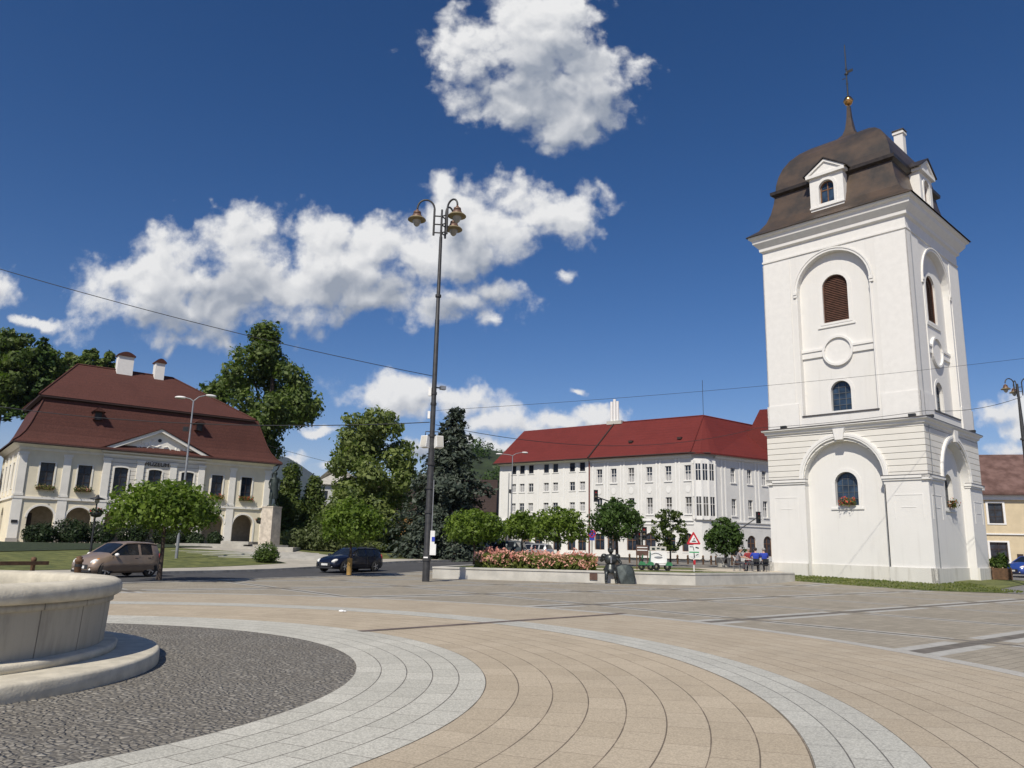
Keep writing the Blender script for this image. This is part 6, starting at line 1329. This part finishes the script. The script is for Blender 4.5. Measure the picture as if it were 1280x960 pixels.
# chain bollards along the corner lawn
bl = []
proto = None
for i, px in enumerate((787, 800, 831, 847, 860, 879, 889, 895, 907, 915)):
    Y = 70.5-.0*i; p = P(px, Y, 703)
    if proto is None:
        proto = thing('bollard', 'brown bollard in the chain fence before the white corner building', 'bollard', p, 0, 'chain fence bollards'); mb = MB(); mb.lathe([(.08, -.1), (.08, .6), (.1, .63), (.1, .7), (.06, .78), (0, .82)], n=12); mb.build('post', M['wood_post'], proto); mb = MB(); mb.lathe([(.09, .5), (.09, .56)], n=12); mb.build('band', M['iron'], proto)
    else: dup(proto, p, 0)
    bl.append(p+Vector((0, 0, .56)))
for a, b_ in zip(bl[:-1], bl[1:]):
    mb = MB(); mb.tube([a.lerp(b_, i/8)-Vector((0, 0, .28*4*(i/8)*(1-i/8))) for i in range(9)], .025, 5); tag(mb.build('chain', M['iron']), 'sagging chain between two brown bollards', 'chain', 'chains between the bollards')
# rail fence and bollard by the road behind the fountain
rf_ = thing('rail_fence', 'low brown wooden rail on posts between the fountain and the road', 'fence', (0, 0, 0))
ft = [Vector((*tn(t_, 26.0), 0)) for t_ in (10.5, 12.6, 14.7, 16.3)]
for q in ft: mb = MB(); mb.lathe([(.07, -.1), (.07, .82), (.09, .85), (.08, .93), (0, .97)], n=10); mb.build('post', M['wood_post'], rf_, q)
mb = MB(); e0 = Vector((*tn(9, 25.9), .76)); e1 = Vector((*tn(16.75, 25.9), .76)); s = Vector((RN.x, RN.y, 0))*.03
mb.add([e0-s+Vector((0, 0, dz)) for dz in (-.06, .06)]+[e1-s+Vector((0, 0, dz)) for dz in (-.06, .06)]+[e0+s+Vector((0, 0, dz)) for dz in (-.06, .06)]+[e1+s+Vector((0, 0, dz)) for dz in (-.06, .06)], [(0, 2, 3, 1), (4, 5, 7, 6), (1, 3, 7, 5), (0, 4, 6, 2), (2, 6, 7, 3), (0, 1, 5, 4)]); mb.build('rail', M['wood_post'], rf_)
q = at(97, 715, 27.5); bo_ = thing('bollard', 'single brown bollard with a round top in front of the beige car', 'bollard', (q.x, 27.5, 0)); mb = MB(); mb.lathe([(.11, -.1), (.11, .9), (.14, .93), (.14, 1.02), (.09, 1.05), (.11, 1.12), (0, 1.17)], n=14); bo_.scale = (1, 1, .86); mb.build('post', M['wood_post'], bo_); mb = MB(); mb.lathe([(.12, .74), (.12, .84)], n=14); mb.build('band', M['iron'], bo_)
# benches in the park
def bench(label, loc, rz):
    t = thing('park_bench', label, 'bench', loc, rz, 'park benches'); mb = MB(); [mb.box((0, y, .45), (2.2, .12, .04)) for y in (-.2, 0, .2)]; mb.build('seat', M['wood_post'], t); mb = MB(); [mb.box((0, .28+.04*k, .65+.16*k), (2.2, .04, .12)) for k in (0, 1)]; mb.build('backrest', M['wood_post'], t)
    for x in (-.9, .9): mb = MB(); mb.box((x, 0, .22), (.08, .45, .44)); mb.build('leg', M['iron'], t)
bench('dark bench on the park lawn left of the spruce', P(486, 72, 694, .1), R(10)); bench('brown bench under the small tree beside the flower bed', P(578, 64, 700, .1), R(20))
# tub with plant and pot
tp_ = at(1251, 725, 50); tbp = thing('flower_tub', 'square wooden tub with a leafy green plant by the tower', 'planter', (tp_.x, 50, h(tp_.x, 50)), R(-20))
mb = MB(); mb.rings([(-.45, .45, -.45, .45, 0.02), (-.52, .52, -.52, .52, .72)]); [mb.b2(x-.05, x+.05, y-.05, y+.05, 0, .76) for x in (-.5, .5) for y in (-.5, .5)]; mb.build('tub', M['wood_post'], tbp)
rs = np.random.default_rng(8); q, d = clump_points([(0, 0, .95, .5, .5, .3), (.1, 0, 1.3, .35, .35, .35), (-.2, .1, 1.1, .3, .3, .3)], 520, rs, .2); leaves(q, d, .13, M['box_green'], 'foliage', tbp, 1.5, rs)
wp = P(904, 65, 702, .0); wpt = thing('plant_pot', 'large white round pot at the foot of the rightmost small tree', 'planter', wp); mb = MB(); mb.lathe([(.5, 0), (.62, .7), (.66, .75), (.58, .76), (.5, .6), (0, .6)], n=20); mb.build('pot', M['concrete_light'], wpt)
# ================================================================== trees
def ballTree(label, px, Y, pyb, w_px, yt, yb, mat, n, leaf, seed, trunk=.1, nc=26, cx=None, base=None, tmat=None, kind='ball_tree'):
    p = base or P(px, Y, pyb, .05); s = Y/FPX*1.03; w = w_px*s
    zt = at(px, yt, Y).z-p.z; zb = at(px, yb, Y).z-p.z
    off = ((cx or px)-px)*s
    cr = [(c[0]+off, *c[1:]) for c in dome_crown(w, zb, zt, nc, seed)]
    return tree(label, p, zt, cr, n, leaf, M[mat], zb+(zt-zb)*.45, trunk*.85, kind, 'tree', seed, .55, 'pruned round trees around the square', tmat=tmat, limbs=4)
ballTree('low mushroom shaped maple in front of the museum near the beige car', 198, 31.6, 727, 140, 604, 670, 'leaf_maple', 9000, .085, 21, .11, 34)
t_ = ballTree('small round maple with a yellow wrapped lower trunk by the navy car', 436, 41.1, 720, 80, 624, 683, 'leaf_maple', 6500, .095, 22, .09, 24)
mb = MB(); mb.tube([(0, 0, 0), (0, 0, .85)], .13, 10); mb.build('trunk_wrap', M['yellow_wrap'], t_)
ballTree('flat domed maple just left of the pink flower bed', 592, 47.5, 706, 84, 639, 682, 'leaf_maple', 6000, .1, 23, .1, 24)
ballTree('left one of the paired round trees before the plain white block', 652, 63, 702, 58, 639, 677, 'leaf_maple', 4200, .12, 24, .1, 18)
ballTree('wide round tree right of its pair before the plain white block', 697, 60, 703, 78, 635, 682, 'leaf_maple', 5200, .12, 25, .13, 24)
ballTree('dark dense round tree behind the seated knight', 771, 61, 704, 70, 623, 677, 'leaf_dark', 6500, .12, 26, .16, 24)
p = P(838, 64, 705, .05); s = 64/FPX
tree('thin airy young tree behind the pedal cart', p, 4.5, [(c[0], c[1], c[2], c[3]*.8, c[4]*.8, c[5]*.8) for c in free_crown(46*s, at(838, 688, 64).z-p.z, at(838, 638, 64).z-p.z, 130, 31, lambda u: .35+.7*sin(pi*(u*.75+.12)), .19)], 3600, .1, M['leaf_sparse'], 2.6, .08, 'young_tree', 'tree', 31, .2, None)
p = P(907, 64.5, 704, .3)
tree('round bushy tree standing in the white pot', p, 4, dome_crown(52*s, at(907, 697, 64.5).z-p.z, at(907, 648, 64.5).z-p.z, 26, 32), 5600, .12, M['leaf_dark'], 2.2, .12, 'potted_tree', 'tree', 32, .5)
# big trees
def bigTree(label, px, Y, pyb, xl, xr, yt, yb, mat, n, leaf, seed, nc=40, shape=None, clump=.3, tr=.3, shell=.45, name='tree', lift=None, depth=.8, z0=None):
    p = P(px, Y, pyb); p.z = p.z if z0 is None else z0; s = Y/FPX*1.05; w = (xr-xl)*s; zt = at((xl+xr)/2, yt, Y).z-p.z; zb = at((xl+xr)/2, yb, Y).z-p.z
    off = ((xl+xr)/2-px)*s; cr = free_crown(w, zb, zt, nc, seed, shape or (lambda u: sin(pi*(u*.8+.12))**.7), clump, depth)
    cr = [(c[0]+off, *c[1:]) for c in cr]
    return tree(label, p, zt, cr, n, leaf, M[mat], zb+(zt-zb)*.6, tr, name, 'tree', seed, shell, limbs=9)
bigTree('tall spreading tree rising behind the museum roof', 322, 96, 690, 230, 388, 410, 566, 'leaf_big', 26000, .26, 41, 46, lambda u: [.45, .95, 1.0, .8, .5, .25][min(5, int(u*6))], .27, .42, .35)
bigTree('broad pale green linden in the park left of the spruce', 463, 72, 690, 396, 522, 520, 684, 'leaf_linden', 26000, .19, 42, 52, lambda u: [.8, 1.0, 1.0, .95, .82, .6][min(5, int(u*6))], .3, .35, .5, 'linden_tree')
def cone(u): return max(.08, (1-u)**.75)
bigTree('left one of the two conical dark trees behind the pedestal', 357, 88, 688, 328, 386, 584, 680, 'leaf_conic', 10000, .17, 43, 40, cone, .5, .15, .4, 'conical_tree')
bigTree('right one of the two conical dark trees behind the pedestal', 387, 90, 688, 358, 416, 598, 680, 'leaf_conic', 10000, .17, 44, 40, cone, .5, .15, .4, 'conical_tree')
q = P(551, 66, 700, .1)
conifer('large dusky blue spruce behind the lamp mast', q, at(565, 506, 66).z-q.z, 156*66/FPX, M['needle'], 46, 45, .16, .35, 130, lean_top=(.9, 0))
# hill trees behind the museum on the left
hz_ = [('dense dark tree at the far left edge above the museum', 2, 112, 418, 512, -34, 44, 10000, 'leaf_big', 40), ('dark broad tree behind the left end of the museum roof', 42, 120, 438, 510, 8, 84, 9000, 'leaf_big', 38),
       ('small pale topped tree behind the museum ridge', 72, 128, 443, 480, 54, 94, 4500, 'leaf_linden', 18), ('tree poking above the left end of the museum ridge', 103, 126, 437, 480, 86, 120, 4500, 'leaf_big', 18), ('low bushy tree left of the wide museum chimney', 127, 126, 442, 482, 112, 148, 4000, 'leaf_big', 16)]
for i, (lab, px, Y, yt, yb, xl, xr, n, mt, nc) in enumerate(hz_):
    x = X(px, Y, 500); z0 = at(px, yb, Y).z-5; bigTree(lab, px, Y, 500, xl, xr, yt, yb, mt, n, .3, 50+i, nc, lambda u: sin(pi*(u*.75+.15))**.6, .34, .35, .4, 'hill_tree', z0=max(z0, 0))
x = X(43, 114, 500); z0 = at(43, 500, 114).z-2
conifer('dark larch with drooping tips among the trees left of the museum', (x, 114, z0), at(43, 418, 114).z-z0, 7.5, M['leaf_dark'], 20, 61, .3, .5, 40, 'larch_tree')
# park bushes
p = P(396, 66, 690, .1); bush('big soft grey green shrub right of the pedestal', p, [(-1.9, 0, .9, 1.3, 1.1, .9), (0, 0, 1.1, 1.5, 1.2, 1.1), (1.8, .2, .9, 1.5, 1.1, .9), (3.0, 0, .7, 1.1, 1, .7)], 5200, .12, M['leaf_olive'], seed=71)
p = P(332, 50, 704, .1); bush('clipped rounded shrub in front of the pedestal', p, [(0, 0, .62, .72, .7, .66), (-.2, 0, .4, .62, .6, .4), (.2, .1, .45, .62, .6, .42)], 3200, .065, M['box_green'], seed=72)
p = P(446, 70, 692, .1); bush('low silvery shrub below the linden', p, [(0, 0, .6, 1.4, 1, .6), (1.6, 0, .5, 1, .9, .5)], 2200, .1, M['leaf_olive'], seed=73)
for i, (lab, c0, w_, hh) in enumerate((('dark bush at the left of the museum arcade hedge', 1.9, 1.3, 1.7), ('dark bush before the second arch of the museum', 4.0, 1.4, 2.1), ('wide dark bush right of the second arch of the museum', 6.1, 1.5, 2.0), ('dark bush before the third arch of the museum', 9.0, 1.3, 1.9), ('round dark bush before the middle arch of the museum', 11.8, 1.2, 1.6), ('dark rounded bush below the museum’s fifth window', 14.0, 1.0, 1.2), ('small bush by the sixth arch of the museum', 16.0, .6, 1.2))):
    q = wpos(mu, (c0, -3.2, 0)); q.z = h(q.x, q.y)+.05
    bush(lab, q, [(0, 0, hh*.5, w_, .9, hh*.5), (-.5*w_, .2, hh*.4, w_*.6, .7, hh*.4), (.5*w_, -.2, hh*.42, w_*.6, .7, hh*.42)], 2600, .1, M['hedge'], 'hedge_bush', 'bush', 80+i, 'bushes along the museum arcade')

# forest on the wooded hill: nobody could count it
rs = np.random.default_rng(91); cl = []
for i in range(420):
    x = rs.uniform(-190, 190); y = rs.uniform(330, 520); z = hl(x, y, (x+420)/840, (y-300)/320)
    if -4 < z and not (14 < x < 60 and y < 420): r = rs.uniform(2.2, 4.2); cl.append((x, y, z+r*.7, r, r, r*1.1))
q, d = clump_points(cl, 42000, rs, .6); f_ = leaves(q, d, .75, M['leaf_dark'], 'forest', None, rs=rs); f_['kind'] = 'stuff'; f_['label'] = 'dark wood covering the hill behind the buildings'

# ================================================================== sky
W = bpy.data.worlds.new('World'); S.world = W; W.use_nodes = True
t = NT(W); bg = t.n['Background']
SUN_EL, SUN_AZ = R(48), R(22)           # sun behind the camera, to its left
to_sun = Vector((-sin(SUN_AZ)*cos(SUN_EL), -cos(SUN_AZ)*cos(SUN_EL), sin(SUN_EL)))
sky = t.new('ShaderNodeTexSky', sky_type='NISHITA'); sky.sun_disc = False; sky.sun_elevation = SUN_EL
sky.sun_rotation = atan2(to_sun.x, to_sun.y); sky.air_density = 1.0; sky.dust_density = .25; sky.ozone_density = 3.5; sky.altitude = 500
hs = t.new('ShaderNodeHueSaturation'); hs.inputs['Saturation'].default_value = SKY_SAT; hs.inputs['Value'].default_value = 1.; t.put(hs.inputs['Color'], sky.outputs[0])
ga = t.new('ShaderNodeGamma'); ga.inputs[1].default_value = 1.2; t.put(ga.inputs[0], hs.outputs[0])
skycol = t.mix(1., ga.outputs[0], SKY_TINT, 'MULTIPLY')
# clouds, laid out by world direction: u = x/y, v = z/y
CL = []
def cb(px, py, rx, ry, ang=0, wt=1.):
    r = ray(px, py); u, v = r.x/r.y, r.z/r.y; r2 = ray(px+rx, py); r3 = ray(px, py-ry)
    CL.append((u, v, abs(r2.x/r2.y-u), abs(r3.z/r3.y-v), R(ang), wt))
# upper cloud
cb(650, 55, 105, 62); cb(590, 62, 62, 48); cb(735, 95, 68, 54); cb(700, 145, 48, 42); cb(690, 20, 70, 38); cb(640, 105, 60, 40)
# long middle cloud
cb(215, 345, 118, 48, 8); cb(270, 310, 88, 46); cb(148, 350, 40, 24); cb(330, 360, 130, 55); cb(225, 390, 120, 40); cb(420, 335, 82, 62); cb(405, 295, 62, 30); cb(470, 300, 55, 36, 10); cb(480, 375, 120, 36, 8); cb(560, 380, 78, 26, 8); cb(625, 365, 36, 20)
cb(560, 250, 26, 26); cb(600, 285, 84, 56); cb(675, 265, 66, 50); cb(700, 268, 30, 36); cb(540, 320, 62, 36); cb(695, 342, 18, 10); cb(610, 396, 14, 12)
# left cloud
cb(-5, 366, 40, 24); cb(48, 400, 40, 9); cb(-70, 360, 60, 40)
# low clouds
cb(520, 500, 92, 28); cb(480, 505, 52, 20); cb(560, 498, 62, 22); cb(640, 530, 70, 20); cb(700, 522, 72, 16); cb(745, 515, 42, 13); cb(620, 562, 70, 20); cb(170, 335, 24, 14); cb(560, 238, 16, 24); cb(745, 85, 58, 46); cb(640, 130, 50, 26); cb(715, 490, 16, 5); cb(425, 585, 42, 6); cb(400, 540, 20, 8); cb(360, 575, 30, 8); cb(560, 560, 90, 16)
cb(1235, 512, 60, 22); cb(1272, 535, 50, 16, 10); cb(1262, 560, 52, 16, 8); cb(1300, 505, 60, 22); cb(1230, 575, 26, 8)
G = bpy.data.node_groups.new('cloud_density', 'ShaderNodeTree')
G.interface.new_socket('P', in_out='INPUT', socket_type='NodeSocketVector'); G.interface.new_socket('D', in_out='OUTPUT', socket_type='NodeSocketFloat'); G.interface.new_socket('M', in_out='OUTPUT', socket_type='NodeSocketFloat'); G.interface.new_socket('B', in_out='OUTPUT', socket_type='NodeSocketFloat')
class GN(NT):
    def __init__(s, tree): s.t = tree; s.n = tree.nodes; s.l = tree.links
g = GN(G); gi = g.new('NodeGroupInput'); go = g.new('NodeGroupOutput')
def n2d(nt, vec, sc, det, rough=.5, out=0):
    nd = nt.new('ShaderNodeTexNoise', noise_dimensions='2D'); nt.put(nd.inputs['Vector'], vec); nd.inputs['Scale'].default_value = sc; nd.inputs['Detail'].default_value = det; nd.inputs['Roughness'].default_value = rough; return nd.outputs[out]
def puff(nt, vec, sc):
    nd = nt.new('ShaderNodeTexVoronoi', voronoi_dimensions='2D', feature='F1'); nt.put(nd.inputs['Vector'], vec); nd.inputs['Scale'].default_value = sc
    return nt.math('SUBTRACT', .5, nd.outputs['Distance'])
w1 = g.vmath('SCALE', g.vmath('SUBTRACT', n2d(g, gi.outputs[0], 5.5, 2, .5, 1), (.5, .5, .5)), .05)
w2 = g.vmath('SCALE', g.vmath('SUBTRACT', n2d(g, gi.outputs[0], 24, 4, .55, 1), (.5, .5, .5)), .03)
pw_ = g.vmath('ADD', g.vmath('ADD', gi.outputs[0], w1), w2)
cur = None
def blobs(vec):
    cur = None; pv = vec
    for i, (u, v, a, b_, an, wt) in enumerate(CL):
        if i % 5 == 4:      # the tiny term keeps the nodes in sequence, which keeps the shader small
            q = g.new('ShaderNodeVectorMath', operation='MULTIPLY_ADD'); g.put(q.inputs[0], cur); q.inputs[1].default_value = (1e-7,)*3; g.put(q.inputs[2], vec); pv = q.outputs[0]
        m1 = g.new('ShaderNodeVectorMath', operation='MULTIPLY_ADD'); g.put(m1.inputs[0], pv); m1.inputs[1].default_value = (1/a, 1/b_, 0); m1.inputs[2].default_value = (-u/a, -v/b_, 0)
        nd = g.new('ShaderNodeVectorMath', operation='LENGTH'); g.put(nd.inputs[0], m1.outputs[0]); val = nd.outputs['Value']
        cur = val if cur is None else g.math('SMOOTH_MIN', cur, val, .4)
    return cur
cur = blobs(pw_)
base = g.math('MINIMUM', g.math('SUBTRACT', 1.02, cur), .85)
bl = g.math('MULTIPLY', puff(g, pw_, 13), .9); bl = g.math('MULTIPLY_ADD', puff(g, pw_, 29), .5, bl); bl = g.math('MULTIPLY_ADD', puff(g, pw_, 66), .16, bl)
big_ = g.math('MULTIPLY_ADD', n2d(g, pw_, 9, 3), 1.0, -.47)
ds = g.math('ADD', g.math('ADD', base, bl), big_)
g.put(go.inputs[0], ds); g.put(go.inputs[2], g.math('MINIMUM', g.math('SUBTRACT', 1.1, cur), 1.1)); g.put(go.inputs[1], g.math('ADD', ds, g.math('MULTIPLY_ADD', n2d(g, gi.outputs[0], 50, 4, .6), .75, -.38)))
tc = t.new('ShaderNodeTexCoord').outputs['Generated']
sp = t.new('ShaderNodeSeparateXYZ'); t.put(sp.inputs[0], tc)
yy = t.math('MAXIMUM', sp.outputs[1], .02); u = t.math('DIVIDE', sp.outputs[0], yy); v = t.math('DIVIDE', sp.outputs[2], yy)
def pos(du, dv, prev=None):
    c = t.new('ShaderNodeCombineXYZ'); t.put(c.inputs[0], t.math('ADD', u, du) if prev is None else t.math('ADD', t.math('MULTIPLY_ADD', prev, 1e-7, u), du)); t.put(c.inputs[1], t.math('ADD', v, dv)); return c.outputs[0]
def dens(du, dv, prev=None): nd = t.new('ShaderNodeGroup'); nd.node_tree = G; t.put(nd.inputs[0], pos(du, dv, prev)); return nd.outputs
D0 = dens(0, 0); d0 = D0[0]; d1 = dens(-.006, .013, d0)[0]; D2 = dens(-.025, .07, d1); d2 = t.math('MULTIPLY_ADD', D2[2], 1.1, t.math('MULTIPLY', D2[0], .22))
alpha = t.math('MULTIPLY', t.ramp(D0[1], -.02, .8), t.ramp(sp.outputs[1], .05, .2))
lit = t.math('ADD', .82, t.math('MULTIPLY', t.math('SUBTRACT', d0, d1), .8))
lit = t.math('SUBTRACT', lit, t.math('MULTIPLY', t.ramp(d2, .0, 1.5), .85)); lit = t.math('ADD', lit, t.ramp(d0, 0, .9, .18, 0), None, True)
ccol = t.mix(lit, CLOUD_DARK, CLOUD_LIT)
fin_ = t.mix(alpha, skycol, ccol)
t.put(bg.inputs['Color'], fin_); bg.inputs['Strength'].default_value = SKY_STR
W.cycles.sampling_method = 'MANUAL'; W.cycles.sample_map_resolution = 512
su = bpy.data.lights.new('sun', 'SUN'); su.energy = SUN_STR; su.angle = R(.53); su.color = (1, .93, .81)
so_ = bpy.data.objects.new('sun', su); COL.objects.link(so_); so_.rotation_euler = to_sun.to_track_quat('Z', 'Y').to_euler(); so_.location = (-30, -60, 80)
# ================================================================== camera
cam = bpy.data.cameras.new('camera'); cam.sensor_width = 36; cam.lens = FPX/1280*36; cam.clip_end = 12000; cam.clip_start = .1
co = bpy.data.objects.new('camera', cam); COL.objects.link(co)
f_ = Vector((0, cos(PITCH), sin(PITCH))); up = Vector((0, -sin(PITCH), cos(PITCH))); rt = Vector((1, 0, 0))
# image rolled so that upright lines lean right
r2 = rt*cos(ROLL)+up*sin(ROLL); u2 = up*cos(ROLL)-rt*sin(ROLL)
co.matrix_world = Matrix(((r2.x, u2.x, -f_.x, 0), (r2.y, u2.y, -f_.y, 0), (r2.z, u2.z, -f_.z, EYE), (0, 0, 0, 1)))
S.camera = co
S.view_settings.view_transform = 'Standard'; S.view_settings.look = 'None'; S.view_settings.exposure = EXPOSURE; S.view_settings.gamma = 1; S.view_settings.use_curve_mapping = False
S.cycles.max_bounces = 6; S.cycles.diffuse_bounces = 3; S.cycles.transparent_max_bounces = 6; S.cycles.use_denoising = True
# ================================================================== the air between here and the far hills
mb = MB(); mb.b2(-4700, 4700, -450, 5300, -8, 470); hz = MB()
m = bpy.data.materials.new('haze_air'); m.use_nodes = True; nt = m.node_tree; nt.nodes.clear()
pv = nt.nodes.new('ShaderNodeVolumePrincipled'); pv.inputs['Color'].default_value = (.62, .75, 1., 1); pv.inputs['Density'].default_value = 4.5e-5; pv.inputs['Anisotropy'].default_value = .2
om = nt.nodes.new('ShaderNodeOutputMaterial'); nt.links.new(pv.outputs[0], om.inputs['Volume'])
hzo = mb.build('haze', m); hzo['kind'] = 'stuff'; hzo['label'] = 'thin blue air between the square and the far hills'
S.cycles.volume_bounces = 0
